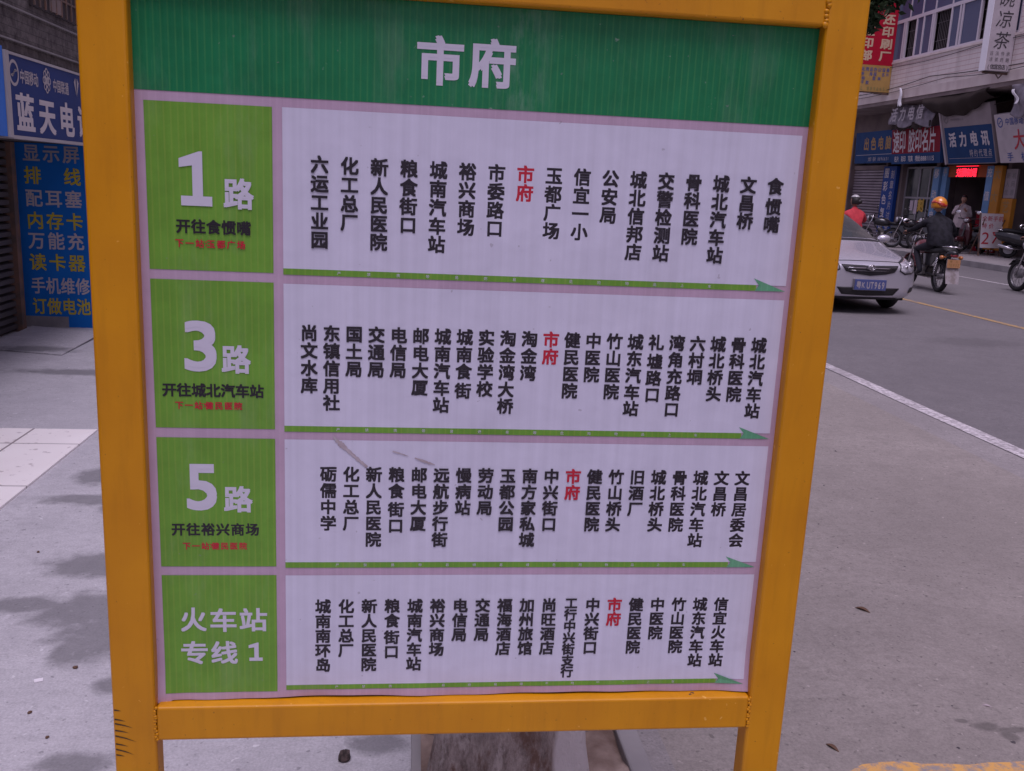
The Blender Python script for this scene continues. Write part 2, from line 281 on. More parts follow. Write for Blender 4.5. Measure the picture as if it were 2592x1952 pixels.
# ---------------------------------------------------------------- builders
def tag(o, label=None, cat=None, group=None, kind=None):
    if label: o['label'] = label
    if cat: o['category'] = cat
    if group: o['group'] = group
    if kind: o['kind'] = kind
    return o
def empty(name, loc, rz=0., label=None, cat=None, group=None):
    o = bpy.data.objects.new(name, None); COL.objects.link(o); o.location = loc; o.rotation_euler = (0, 0, rz); o.empty_display_size = .1
    return tag(o, label, cat, group)
class MB:
    def __init__(s): s.b = bmesh.new()
    def _x(s, vs, M):
        if M is not None:
            for v in vs: v.co = M @ v.co
    def box(s, a, b, bev=0., M=None, seg=2):
        lo = Vector([min(p, q) for p, q in zip(a, b)]); hi = Vector([max(p, q) for p, q in zip(a, b)])
        r = bmesh.ops.create_cube(s.b, size=1.); vs = r['verts']
        for v in vs: v.co = Vector([lo[i]+(v.co[i]+.5)*(hi[i]-lo[i]) for i in range(3)])
        if bev:
            es = list({e for v in vs for e in v.link_edges})
            g = bmesh.ops.bevel(s.b, geom=es, offset=bev, segments=seg, profile=.5, affect='EDGES')
            vs = list({v for f in g['faces'] for v in f.verts} | {v for v in vs if v.is_valid})
        s._x(vs, M); return s
    def quad(s, *pts, M=None):
        vs = [s.b.verts.new(p) for p in pts]; s.b.faces.new(vs); s._x(vs, M); return s
    def tube(s, pts, r, n=8, cap=True):
        pts = [Vector(p) for p in pts]; rs = r if isinstance(r, (list, tuple)) else [r]*len(pts); rings = []
        nrm = None
        for i, p in enumerate(pts):
            d = (pts[min(i+1, len(pts)-1)]-pts[max(i-1, 0)]).normalized()
            if nrm is None: nrm = d.orthogonal().normalized()
            nrm = (nrm - d*nrm.dot(d)).normalized(); bi = d.cross(nrm)
            rings.append([s.b.verts.new(p+rs[i]*(math.cos(2*math.pi*k/n)*nrm+math.sin(2*math.pi*k/n)*bi)) for k in range(n)])
        for a, c in zip(rings, rings[1:]):
            for k in range(n): s.b.faces.new((a[k], a[(k+1) % n], c[(k+1) % n], c[k]))
        if cap: s.b.faces.new(rings[0][::-1]); s.b.faces.new(rings[-1])
        return s
    def ball(s, c, r, M=None, u=14, v=10):
        g = bmesh.ops.create_uvsphere(s.b, u_segments=u, v_segments=v, radius=1.); rr = r if isinstance(r, (list, tuple)) else (r,)*3
        for x in g['verts']: x.co = Vector((c[0]+x.co.x*rr[0], c[1]+x.co.y*rr[1], c[2]+x.co.z*rr[2]))
        s._x(g['verts'], M); return s
    def torus(s, c, R0, r, axis='X', n=32, k=10, sq=1.):
        rings = []
        for i in range(n):
            a = 2*math.pi*i/n; ring = []
            for j in range(k):
                b = 2*math.pi*j/k; rad = R0+r*math.cos(b); h = r*sq*math.sin(b)
                p = (h, rad*math.cos(a), rad*math.sin(a)) if axis == 'X' else (rad*math.cos(a), h, rad*math.sin(a)) if axis == 'Y' else (rad*math.cos(a), rad*math.sin(a), h)
                ring.append(s.b.verts.new(Vector(c)+Vector(p)))
            rings.append(ring)
        for i in range(n):
            A, B = rings[i], rings[(i+1) % n]
            for j in range(k): s.b.faces.new((A[j], A[(j+1) % k], B[(j+1) % k], B[j]))
        return s
    def prism(s, poly, ext, M=None):
        """closed polygon (list of 3D points) extruded by a vector"""
        a = [s.b.verts.new(p) for p in poly]; c = [s.b.verts.new(Vector(p)+Vector(ext)) for p in poly]; n = len(a)
        s.b.faces.new(a); s.b.faces.new(c[::-1])
        for i in range(n): s.b.faces.new((a[i], c[i], c[(i+1) % n], a[(i+1) % n]))
        s._x(a+c, M); return s
    def loft(s, rings, cap=True):
        vs = [[s.b.verts.new(p) for p in r] for r in rings]; n = len(vs[0])
        for a, c in zip(vs, vs[1:]):
            for k in range(n): s.b.faces.new((a[k], a[(k+1) % n], c[(k+1) % n], c[k]))
        if cap: s.b.faces.new(vs[0][::-1]); s.b.faces.new(vs[-1])
        return s
    def build(s, name, m, parent=None, smooth=False, sub=0, recalc=True):
        if recalc: bmesh.ops.recalc_face_normals(s.b, faces=s.b.faces)
        me = bpy.data.meshes.new(name); s.b.to_mesh(me); s.b.free()
        for x in (m if isinstance(m, (list, tuple)) else [m]): me.materials.append(x)
        if smooth:
            for p in me.polygons: p.use_smooth = True
        o = bpy.data.objects.new(name, me); COL.objects.link(o); o.parent = parent
        if sub:
            md = o.modifiers.new('s', 'SUBSURF'); md.levels = sub; md.render_levels = sub
        return o
def kids(o): return [c for c in bpy.data.objects if c.parent == o]
def copy_tree(o, parent=None):
    c = o.copy(); COL.objects.link(c); c.parent = parent
    for ch in kids(o): copy_tree(ch, c)
    return c
def swap_mat(root, a, b):
    for ch in kids(root):
        if ch.type == 'MESH' and any(x == a for x in ch.data.materials):
            ch.data = ch.data.copy()
            for i, x in enumerate(ch.data.materials):
                if x == a: ch.data.materials[i] = b
        swap_mat(ch, a, b)

# ---- lettering: glyph outlines of the built-in font, thickened for bold type
_fc = bpy.data.curves.new('glyph', 'FONT'); _fo = bpy.data.objects.new('glyph', _fc); COL.objects.link(_fo); _fc.resolution_u = 4
_gl = {}
def glyph(ch, bold):
    k = (ch, bold)
    if k not in _gl:
        _fc.body = ch; bpy.context.view_layer.update()
        ob = _fo.evaluated_get(bpy.context.evaluated_depsgraph_get()); me = ob.to_mesh()
        _gl[k] = ([(v.co.x, v.co.y) for v in me.vertices], [tuple(p.vertices) for p in me.polygons]); ob.to_mesh_clear()
    return _gl[k]
ONE = [(-.5, .36), (.12, .5), (.22, .5), (.22, -.32), (.5, -.32), (.5, -.5), (-.46, -.5), (-.46, -.32), (-.10, -.32), (-.10, .24), (-.5, .20)]
def fit_shrink(ch): return len(ch) > 1 and ch[0] == '='
def lettering(name, items, m, parent, org, ud, vd, bold=.02, shear=0., lift=.0):
    """items: (char, u, v, w, h): em square of a character centred on (u, v); ('=c', ...) fits the glyph's own box"""
    org = Vector(org); ud = Vector(ud).normalized(); vd = Vector(vd).normalized(); nd = ud.cross(vd); V = []; F = []
    for it in items:
        ch, u, v, wd, ht = it[:5]; bo = it[5] if len(it) > 5 else bold
        if ch == '#1': vs, fs = ONE, [tuple(range(len(ONE)))]; f = lambda x, y: (u+x*wd, v+y*ht)
        else:
            fit = len(ch) > 1 and ch[0] == '='; vs, fs = glyph(ch[-1], bo)
            if not vs: continue
            if fit:
                x0 = min(a for a, _ in vs); x1 = max(a for a, _ in vs); y0 = min(b for _, b in vs); y1 = max(b for _, b in vs)
                f = lambda x, y: (u+((x-x0)/(x1-x0)-.5)*wd, v+((y-y0)/(y1-y0)-.5)*ht)
            else:
                cx = .5 if ord(ch[-1]) > 0x2000 else (max(a for a, _ in vs)+min(a for a, _ in vs))/2
                f = lambda x, y: (u+(x-cx)*wd, v+(y-.38)*ht)
        # bold type: the same outline struck four times a little apart, each a hair behind the last
        strikes = [(0, 0)] if bo <= 0 or ch == '#1' else [(bo, bo), (-bo, bo), (bo, -bo), (-bo, -bo)]+([(0, bo), (0, -bo), (bo, 0), (-bo, 0), (0, 0)] if bo > .034 else [])
        for k, (sx, sy) in enumerate(strikes):
            b = len(V)
            for x, y in vs:
                a, c = f(x, y)
                if fit_shrink(ch): a = u+(a-u)*(1-2*bo); c = v+(c-v)*(1-2*bo)
                a += sx*wd; c += sy*ht
                V.append(org+ud*(a+shear*(c-v))+vd*c+nd*(lift-k*ht*.0012))
            F += [tuple(i+b for i in q) for q in fs]
    me = bpy.data.meshes.new(name); me.from_pydata(V, [], F); me.materials.append(m)
    o = bpy.data.objects.new(name, me); COL.objects.link(o); o.parent = parent
    return o
def row(s, u0, u1, v, w, h=None):
    n = len(s); return [(c, u0+(u1-u0)*(i/(n-1) if n > 1 else 0), v, w, h or w) for i, c in enumerate(s) if c != ' ']
def colm(s, u, v0, v1, w, h=None):
    n = len(s); return [(c, u, v0+(v1-v0)*(i/(n-1) if n > 1 else 0), w, h or w) for i, c in enumerate(s) if c != ' ']

# ================================================================= GROUND
def sheet(name, x0, x1, y0, y1, z, m, n=1):
    b = MB()
    for i in range(n):
        a = y0+(y1-y0)*i/n; c = y0+(y1-y0)*(i+1)/n
        b.quad((x0, a, z), (x1, a, z), (x1, c, z), (x0, c, z))
    o = b.build(name, m, recalc=False); o['kind'] = 'structure'; return o
sheet('ground', -400, 400, -300, 600, 0., MT['concrete'])
sheet('pavement', .73, 3.48, -120, 400, .004, MT['pave'])
sheet('road', 3.75, 14.0, -120, 400, .004, MT['asphalt'])
sheet('gutter', 3.48, 3.75, -120, 400, .004, MT['gutter'])
tp = MB().box((-3.44, .5, .0), (-1.755, 5.31, .012)).build('tile_paving', MT['tile']); tp['kind'] = 'structure'
fp = MB().box((14.05, -60, 0), (60, 300, .15)).build('pavement', MT['pave_far']); fp['kind'] = 'structure'
kb = MB()
for i in range(60): kb.box((13.86, 10+i*1.0, 0), (14.05, 10.988+i*1.0, .152), .012)
kb = kb.build('kerb', MT['kerb']); kb['kind'] = 'structure'
def stripe(name, x, wd, y0, y1, m, seed):
    q = random.Random(seed); b = MB(); n = int((y1-y0)/.6); pa = None
    L = [x-wd/2+q.uniform(-.008, .008) for _ in range(n+1)]; Rr = [x+wd/2+q.uniform(-.008, .008) for _ in range(n+1)]
    for i in range(n):
        a = y0+i*.6; b.quad((L[i], a, .008), (Rr[i], a, .008), (Rr[i+1], a+.6, .008), (L[i+1], a+.6, .008))
    o = b.build(name, m, recalc=False); o['kind'] = 'structure'
stripe('road_marking', 3.815, .125, -40, 160, MT['roadwhite'], 1)
stripe('road_marking', 7.76, .11, -40, 160, MT['roadyellow'], 2)
stripe('road_marking', 11.68, .10, -40, 160, MT['roadwhite'], 3)
b = MB(); q = random.Random(5); xs = [1.19+i*.06 for i in range(38)]
for i in range(37):
    e = [2.085+q.uniform(-.012, .012)*(1 if k else 1) for k in (0, 1)]
    if i == 0: ea = 2.05
    eb = 2.080+.008*math.sin(i*.9)+q.uniform(-.006, .006)
    b.quad((xs[i], 1.86, .008), (xs[i+1], 1.86, .008), (xs[i+1], eb, .008), (xs[i], ea, .008)); ea = eb
o = b.build('road_marking', MT['kerbyellow'], recalc=False); o['kind'] = 'structure'

# ================================================================= BUS STOP SIGN
PX, PY = .097, 1.25
sign = empty('bus_stop_sign', (PX, PY, 0), 0, 'yellow steel frame sign board listing bus routes in Chinese', 'bus stop sign')
def lx(x): return x-PX
def wob_box(b, x0, x1, y0, y1, z0, z1, bev): b.box((lx(x0), y0-PY, z0), (lx(x1), y1-PY, z1), bev, seg=3)
for x0, x1 in ((-.4135, -.353), (.548, .6075)):
    b = MB(); wob_box(b, x0, x1, 1.25, 1.288, 0, 1.86, .005)
    b.box((lx(x0)-.03, -.02, 0), (lx(x1)+.03, .058, .008), .002)
    post = b.build('post', MT['yellow'], sign, smooth=False)
    # weld beads where the rails meet
    xi = x1-.0005 if x0 < 0 else x0+.0005
    for z0, z1, k in ((1.7255, 1.782, 10), (.678, .728, 13)):
        b = MB()
        for i in range(k):
            z = z0+(z1-z0)*i/(k-1); big = 1. if (z0 > 1 and x0 > 0) else .55; b.ball((lx(xi)+rnd.uniform(-.0015, .0015), .0012, z+rnd.uniform(-.001, .001)), (.0036*big+rnd.uniform(0, .0012), .0026*big+rnd.uniform(0, .0006), (z1-z0)/(k-1)*rnd.uniform(.5, .8)), u=8, v=6)
        b.build('weld_bead', MT['yellow'], post, smooth=True)
    if x0 < 0:
        b = MB()
        for z, L, dz in ((.728, .010, -.002), (.713, .016, -.004), (.706, .026, -.008), (.695, .020, -.005), (.686, .030, -.011), (.673, .018, -.005), (.664, .026, -.010), (.655, .012, -.003)):
            b.quad((lx(x0)+.003, -.0006, z+.0012), (lx(x0)+.003, -.0006, z-.0012), (lx(x0)+.003+L*.5, -.0006, z+dz*.4-.0009), (lx(x0)+.003+L, -.0006, z+dz), (lx(x0)+.003+L*.5, -.0006, z+dz*.4+.0008))
        b.build('scuff_mark', MT['scuff'], post)
for z0, z1 in ((.675, .730), (1.7245, 1.785)):
    b = MB(); wob_box(b, -.3526, .5476, 1.2508, 1.287, z0, z1, .004); b.build('rail', MT['yellow'], sign)
MB().box((lx(-.3525), .0235, .731), (lx(.5475), .034, 1.7235)).build('backing_board', MT['board'], sign)
# poster: a sheet that lifts a little at its lower edge and corner
def pw(x, z):
    d = 0.
    if z < .765:
        k = (.765-z)/.04; d -= .0035*k*k*(.55+.45*math.sin(x*23+1)+.35*math.sin(x*61))
    if z < .80 and x > .50: d -= .006*((.80-z)/.07)*((x-.50)/.05)
    if z < .78 and x < -.31: d -= .005*((.78-z)/.05)*((-.31-x)/.045)
    return d + .0006*math.sin(x*9)*math.sin(z*7+1)
def psheet(x0, x1, z0, z1, lift, m, name, parent, nx=40, nz=12, edge=None):
    b = MB(); g = []
    for j in range(nz+1):
        r = []
        for i in range(nx+1):
            x = x0+(x1-x0)*i/nx; z = z0+(z1-z0)*j/nz
            zz = z+(edge(x) if edge and j == 0 else 0)
            r.append(b.b.verts.new((lx(x), .0200-lift+pw(x, zz), zz)))
        g.append(r)
    for j in range(nz):
        for i in range(nx): b.b.faces.new((g[j][i], g[j][i+1], g[j+1][i+1], g[j+1][i]))
    return b.build(name, m, parent, smooth=True, recalc=False)
poster = psheet(-.3543, .5515, .7325, 1.7238, 0, MT['mauve'], 'poster', sign, 120, 60, edge=lambda x: -.004*(x < -.335)-.0012*math.sin(x*17))
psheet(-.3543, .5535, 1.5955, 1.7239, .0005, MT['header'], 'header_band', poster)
RZ = [(1.5828, 1.3670, 1.3655, 1.3738, 1.5832), (1.3540, 1.1485, 1.1453, 1.1538, 1.3532), (1.1345, .9425, .9404, .9490, 1.1340), (.9290, .7425, .7443, .7518, .9285)]
for gt, gb, ab, at, wt in RZ:
    psheet(-.342, -.181, gb, gt, .0005, MT['lime'], 'route_panel', poster, 20, 16)
    psheet(-.168, .5405, at, wt, .0005, MT['pwhite'], 'stop_list_panel', poster, 60, 16)
    psheet(-.168, .4965, ab, at, .0006, MT['lime'], 'direction_line', poster, 80, 1)
    b = MB(); b.quad(*[(lx(x), .0200-.0009+pw(x, z), z) for x, z in ((.4945, ab), (.5400, ab+.0003), (.4918, ab+.0178), (.5000, at))]); b.build('arrow_head', MT['aqua'], poster, recalc=False)
ROWS = [
 (-.1198, .03929, 1.5128, .0247, .0247, '六运工业园 化工总厂 新人民医院 粮食街口 城南汽车站 裕兴商场 市委路口 !市府 玉都广场 信宜一小 公安局 城北信邦店 交警检测站 骨科医院 城北汽车站 文昌桥 食_惯嘴'),
 (-.1338, .03062, 1.2866, .0246, .0243, '尚文水库 东镇信用社 国土局 交通局 电信局 邮电大厦 城南汽车站 城南食_街 实验学校 淘金湾大桥 淘金湾 !市府 健民医院 中医院 竹山医院 城东汽车站 礼_墟路口 湾角充路口 六村垌 城北桥头 骨科医院 城北汽车站'),
 (-.1071, .03222, 1.0837, .0248, .0242, '砺儒中学 化工总厂 新人民医院 粮食_街口 邮电大厦 远航步行街 慢病站 劳动局 玉都公园 南方家私城 中兴街口 !市府 健民医院 竹山桥头 旧酒厂 城北桥头 骨科医院 城北汽车站 文昌桥 文昌居委会'),
 (-.1142, .03370, .8793, .0237, .0240, '城南南环岛 化工总厂 新人民医院 粮食_街口 城南汽车站 裕兴商场 电信局 交通局 福海酒店 加州旅馆 尚旺酒店 工行中兴街支行 中兴街口 !市府 健民医院 中医院 竹山医院 城东汽车站 信宜火车站')]
ORG = (-PX, .0188, 0)
UX, VZ = (1, 0, 0), (0, 0, 1)
for x0, dx, zt, pit, em, s in ROWS:
    for k, nm in enumerate(s.split()):
        x = x0+k*dx; z = zt; L = []; p_, e_ = pit, em; red = nm[0] == '!'
        nm = nm.lstrip('!')
        if len(nm) > 6: p_, e_ = .0191, .0205; z = .8822
        for ch in nm:
            if ch == '_': z -= .0032; continue
            L.append((ch, x, z, e_*.97, e_*.965)); z -= p_
        lettering('current_stop' if red else 'stop_name', L, MT['redink' if red else 'ink'], poster, ORG, UX, VZ, .033)
for (gt, gb, ab, at, wt) in RZ:
    lettering('slogan', row('严禁携带易燃易爆危险物品上车', -.0937, .4267, (ab+at)/2, .0052), MT['whiteink'], poster, (-PX, .0188, 0), UX, VZ, .0)
hd = [('=市', .0357, 1.6527, .0612, .0625, .030), ('=府', .1041, 1.6530, .0620, .0625, .030)]
lettering('stop_title', hd, MT['whiteink'], poster, ORG, UX, VZ)
def rows_fit(s, x0, x1, z, h, b): # glyphs spread between two edges
    n = len(s); p = (x1-x0-h)/(n-1); return [(c, x0+h/2+p*i, z, h*1.06, h*1.06, b) for i, c in enumerate(s)]
W = [('#1', -.2796, 1.4870, .0415, .0700), ('=路', -.2248, 1.4699, .0395, .0404, .030),
     ('=3', -.2794, 1.2640, .0428, .0705, .036), ('=路', -.2320, 1.2470, .0395, .0400, .030),
     ('=5', -.2828, 1.0620, .0415, .0688, .036), ('=路', -.2328, 1.0448, .0402, .0396, .030),
     ('=火', -.2993, .8598, .0365, .0380, .024), ('=车', -.2573, .8585, .0372, .0375, .024), ('=站', -.2146, .8588, .0396, .0372, .024),
     ('=专', -.2994, .8070, .0378, .0372, .024), ('=线', -.2568, .8068, .0380, .0368, .024), ('#1', -.2120, .8075, .0200, .0296)]
for part_ in (W[:2], W[2:4], W[4:6], W[6:]): lettering('route_number', part_, MT['whiteink'], poster, ORG, UX, VZ)
K = [rows_fit('开往食惯嘴', -.3062, -.2100, 1.4252, .0182, .03), rows_fit('开往城北汽车站', -.3314, -.1958, 1.2026, .0186, .03), rows_fit('开往裕兴商场', -.3257, -.2047, .9992, .0184, .03)]
for part_ in K: lettering('destination', part_, MT['ink'], poster, ORG, UX, VZ)
for x0, x1, z, tail in ((-.3078, -.2176, 1.4028, '玉都广场'), (-.3150, -.2254, 1.1810, '健民医院'), (-.3110, -.2222, .9740, '健民医院')):
    h = .0105; st = '下一站:'+tail; xs = [0, 1, 2, 2.62, 3.1, 4.1, 5.1, 6.1]
    Q = [(c, x0+h/2+(x1-x0-h)*a/6.1, z+(0 if c != ':' else .002), h*1.08, h*1.08, .028) for c, a in zip(st, xs)]
    lettering('next_stop', Q, MT['redink'], poster, ORG, UX, VZ)
# dirt smears wiped over the third route
q = random.Random(3)
def smear(pts, w0):
    prev = None; b = MB()
    for i in range(len(pts)*6-5):
        t = i/6; k = int(t); f = t-k; p = pts[k] if f == 0 else tuple(pts[k][j]*(1-f)+pts[k+1][j]*f for j in range(3))
        wv = w0*p[2]*q.uniform(.6, 1.25); a = (lx(p[0]-wv*.6), .0185, p[1]-wv*.7); c = (lx(p[0]+wv*.6), .0185, p[1]+wv*.7)
        if prev: b.quad(prev[0], prev[1], c, a)
        prev = (a, c)
    b.build('dirt_smear', MT['stainm'], poster, recalc=False)
smear([(-.1005, 1.1400, .2), (-.0965, 1.1345, .9), (-.0885, 1.1270, 1.3), (-.0742, 1.1139, .7), (-.0640, 1.1045, .9), (-.0524, 1.0948, .5)], .0032)
smear([(-.0165, 1.1187, .4), (-.0060, 1.1155, .4), (.0060, 1.1115, .1)], .003)
smear([(.0150, 1.1092, .4), (.0260, 1.1052, .6), (.0350, 1.1020, .6), (.0440, 1.0992, .2)], .003)

# ================================================================= TREE BEHIND THE SIGN
tree = empty('street_tree', (.25, 1.92, 0), 0, 'street tree with whitewashed trunk standing in a kerbed pit behind the yellow sign', 'tree')
rings = []; q = random.Random(11)
ph = [q.uniform(0, 6.28) for _ in range(6)]
for j in range(26):
    z = j*.13; rr = .150+.07*math.exp(-z/.18)-.010*z; ox = .03*math.sin(z*.8); n = 80; ring = []
    for k in range(n):
        a = 2*math.pi*k/n
        f = 1+.09*math.sin(3*a+ph[0]+z*.5)*(.5+.8*math.exp(-z/.5))+.06*math.sin(5*a+ph[1]-z)+.045*math.sin(9*a+ph[2]+2*z)+.03*math.sin(14*a+ph[3]+4*z)
        ring.append((ox+rr*f*math.cos(a), rr*f*math.sin(a), z))
    rings.append(ring)
MB().loft(rings).build('trunk', MT['bark'], tree, smooth=True)
b = MB(); limbs = []
def limb(p0, d, L, r, dep):
    pts = [Vector(p0)]; v = Vector(d).normalized()
    for i in range(5):
        v = (v+Vector((q.uniform(-.25, .25), q.uniform(-.25, .25), q.uniform(-.1, .2)))).normalized(); pts.append(pts[-1]+v*L/5)
    b.tube(pts, [r*(1-.6*i/5) for i in range(6)], 7); limbs.append(pts)
    if dep:
        for i in (2, 3, 4, 5):
            limb(pts[i], v+Vector((q.uniform(-1, 1), q.uniform(-1, 1), q.uniform(-.3, .6))), L*.6, r*.4, dep-1)
for a in (40, 130, 250, 330): limb((.03, 0, 3.1), (math.cos(R(a))*.8, math.sin(R(a))*.8, 1.), 1.3, .065, 2)
# the low branch whose tip droops into view on the street side
tip = [Vector((.05, .05, 3.0)), Vector((.6, .7, 3.25)), Vector((1.2, 1.4, 3.1)), Vector((1.55, 1.85, 2.75)), Vector((1.74, 2.06, 2.42))]
b.tube(tip, [.05, .035, .02, .010, .004], 7)
b.build('limb', MT['bark'], tree, smooth=True)
b = MB()
def leaf(c, L, w_, dr=None):
    d = dr or Vector((q.uniform(-1, 1), q.uniform(-1, 1), q.uniform(-.9, .3))); d.normalize(); s_ = d.orthogonal().normalized()
    s_ = (Matrix.Rotation(q.uniform(0, 6.28), 3, d) @ s_); nn = d.cross(s_)
    p = [c, c+d*L*.45+s_*w_+nn*w_*.3, c+d*L-nn*w_*.3, c+d*L*.45-s_*w_+nn*w_*.3]
    b.quad(*p)
for pts in limbs:
    for p in pts[2:]:
        for _ in range(4): leaf(p+Vector((q.gauss(0, .13), q.gauss(0, .13), q.gauss(0, .10))), q.uniform(.06, .11), q.uniform(.015, .026))
for p, n, sp in ((tip[2], 60, .12), (tip[3], 70, .08), (Vector((1.70, 2.05, 2.46)), 150, .035), (Vector((1.70, 2.06, 2.345)), 220, .032), (Vector((1.77, 2.06, 2.365)), 130, .03), (Vector((1.655, 2.06, 2.30)), 60, .022), (Vector((1.70, 2.06, 2.275)), 40, .018), (Vector((1.675, 2.06, 2.215)), 14, .012), (Vector((1.70, 2.06, 2.235)), 14, .012), (Vector((1.90, 2.06, 2.385)), 18, .014)):
    for _ in range(n): leaf(p+Vector((q.gauss(0, sp), q.gauss(0, sp), q.gauss(0, sp*.9))), q.uniform(.03, .055), q.uniform(.007, .013))
b.build('crown', MT['leaf'], tree, recalc=False)
pk = empty('tree_pit_edging', (.28, 1.95, 0), 0, 'low concrete edging around the soil of the tree pit', 'edging')
b = MB(); b.box((.315, -.35, 0), (.375, .35, .045), .006); b.box((-.245, -.35, 0), (-.215, .35, .010), .003); b.box((-.214, .29, 0), (.314, .35, .043), .006)
b.build('edging_stone', MT['kerb'], pk)
b = MB(); g = [[b.b.verts.new((.06+i*.0535, 1.62+j*.0625, .006+q.uniform(0, .03))) for i in range(11)] for j in range(11)]
for j in range(10):
    for i in range(10): b.b.faces.new((g[j][i], g[j][i+1], g[j+1][i+1], g[j+1][i]))
o = b.build('soil', MT['soil'], smooth=True, recalc=False); o['kind'] = 'structure'
sh = MB().box((.67, 1.7, 0), (.73, 2.9, .006)).build('pit_border', MT['gutter']); sh['kind'] = 'structure'

# small things lying about
def lump(name, x, y, s, m, label, cat, group=None, flat_=.5, z=0.):
    b = MB(); b.ball((0, 0, s*flat_*.8), (s, s*.8, s*flat_), u=9, v=6)
    for v in b.b.verts: v.co *= 1+q.uniform(-.22, .22)
    o = b.build(name, m, smooth=True); o.location = (x, y, z); o.rotation_euler = (0, 0, q.uniform(0, 6)); return tag(o, label, cat, group)
def curl(name, x, y, L, rz, m, label, cat):
    b = MB(); n = 8
    rr = [[(L*(i/n-.5), (L*.13*math.sin(math.pi*min(1, i/n*.9+.1)))*k, .004+L*.16*abs(k)*math.sin(math.pi*i/n)+.012*math.sin(i*.7)*L*8*.1) for k in (-1, -.4, .4, 1)] for i in range(n+1)]
    vs = [[b.b.verts.new(p) for p in r] for r in rr]
    for i in range(n):
        for k in range(3): b.b.faces.new((vs[i][k], vs[i+1][k], vs[i+1][k+1], vs[i][k+1]))
    o = b.build(name, m, smooth=True, recalc=False); o.location = (x, y, 0); o.rotation_euler = (0, 0, rz)
    md = o.modifiers.new('t', 'SOLIDIFY'); md.thickness = .0015; return tag(o, label, cat)
curl('dead_leaf', 1.715, 3.0, .060, -.9, MT['dryleaf'], 'curled brown dead leaf alone on the pavement midway to the road', 'leaf')
curl('dead_leaf', 1.205, 2.165, .045, -1.1, MT['dryleaf'], 'small dark leaf beside the foot of the street-side sign post', 'leaf')
curl('cigarette_end', 1.79, 2.355, .028, -.4, MT['stainm'], 'pale cigarette end on the pavement near the yellow paint', 'litter')
for i, (x, y, s) in enumerate(((1.32, 2.70, .010), (1.21, 2.28, .008), (1.68, 2.36, .009), (1.57, 2.15, .010), (1.75, 2.17, .012), (1.45, 2.52, .006), (1.62, 2.62, .006), (1.9, 3.6, .010), (1.5, 3.9, .008), (2.2, 4.9, .014), (2.6, 5.1, .014), (2.1, 3.4, .009), (1.28, 2.36, .006), (1.38, 2.12, .008), *[(q.uniform(1.2, 2.0), q.uniform(2.12, 2.6), q.uniform(.003, .008)) for _ in range(22)], *[(q.uniform(1.6, 3.2), q.uniform(2.8, 5.5), q.uniform(.005, .011)) for _ in range(14)])):
    lump('pebble', x, y, s*.62, MT['pebble'], 'small dark pebble lying on the concrete between the sign and the road', 'pebble', 'pebbles strewn on the pavement')
for i, (x, y, s) in enumerate(((-1.13, 4.0, .012), (-1.42, 3.55, .010), (-.98, 2.66, .012), (-1.02, 2.42, .010), (-.93, 2.30, .009), (-1.2, 3.75, .016))):
    lump('grit', x, y, s*.7, MT['dryleaf'], 'brown crumb of grit on the stained concrete beside the white tiles', 'grit', 'crumbs of grit near the white tiles')
b = MB().box((-.012, -.009, 0), (.012, .009, .004), .001); o = b.build('paper_scrap', MT['litter']); o.location = (-1.06, 2.59, 0); o.rotation_euler = (0, 0, .4); tag(o, 'scrap of white paper on the stained concrete', 'litter')
lump('dirt_clod', -.14, 2.17, .019, MT['clod'], 'dark clod of dirt on the concrete under the lower rail of the sign', 'clod', None, .8)

# ================================================================= LEFT SHOP HOUSE
lb = empty('shop_house', (-3.5, 6.0, 0), 0, 'grimy shop house with a dark roller shutter under an overhanging upper floor', 'building')
def P(x, y, z, o=lb): l = o.location; return (x-l.x, y-l.y, z-l.z)
def bx(b, o, x0, x1, y0, y1, z0, z1, bev=0.): return b.box(P(x0, y0, z0, o), P(x1, y1, z1, o), bev)
b = MB(); bx(b, lb, -9, -2.82, -30, 8.9, 1.66, 4.6); b.build('upper_wall', MT['grime'], lb)
b = MB(); bx(b, lb, -2.83, -2.79, -30, 8.9, 2.318, 2.328); bx(b, lb, -2.83, -2.795, -30, 8.9, 2.545, 2.553); b.build('ledge', MT['kerb'], lb)
b = MB(); bx(b, lb, -9, -3.52, -30, 8.9, 0, 1.655); b.build('lower_wall', MT['darkin'], lb)
b = MB()
for i in range(24):
    z = .02+i*.068; b.prism([P(-3.518, 3.2, z), P(-3.46, 3.2, z+.012), P(-3.46, 3.2, z+.052), P(-3.518, 3.2, z+.064)], (0, 5.35, 0))
b.build('roller_shutter', MT['shutL'], lb)
for y_ in (3.1, 8.55): bx(MB(), lb, -3.52, -3.42, y_, y_+.09, 0, 1.65).build('door_jamb', MT['steel'], lb)
for y in (4.6, 6.2, 7.55):
    b = MB(); bx(b, lb, -2.86, -2.80, y, y+.95, 2.62, 3.9); wn = b.build('window', MT['darkin'], lb)
    b = MB()
    for i in range(9): bx(b, lb, -2.80, -2.788, y+.03+i*.11, y+.045+i*.11, 2.63, 3.9)
    for z in (2.75, 3.05, 3.35): bx(b, lb, -2.802, -2.79, y, y+.95, z, z+.014)
    b.build('window_grille', MT['steel'], wn)
    b = MB(); bx(b, lb, -2.81, -2.792, y+.35, y+.6, 2.64, 3.9); b.build('curtain', MT['midin'], wn)
bm_ = empty('shop_block', (-2.8, 12, 0), 0, 'next building along, whose end wall carries the blue repair price panel', 'building')
b = MB(); bx(b, bm_, -9, -2.78, 8.92, 60, 0, 4.8); b.build('wall', MT['grime'], bm_)
b = MB()
for k in range(10):
    for zz in (0.1, 2.5): bx(b, bm_, -2.80, -2.76, 10+k*4.5, 12.8+k*4.5, zz, zz+2.2)
b.build('shutter', MT['shutL'], bm_)
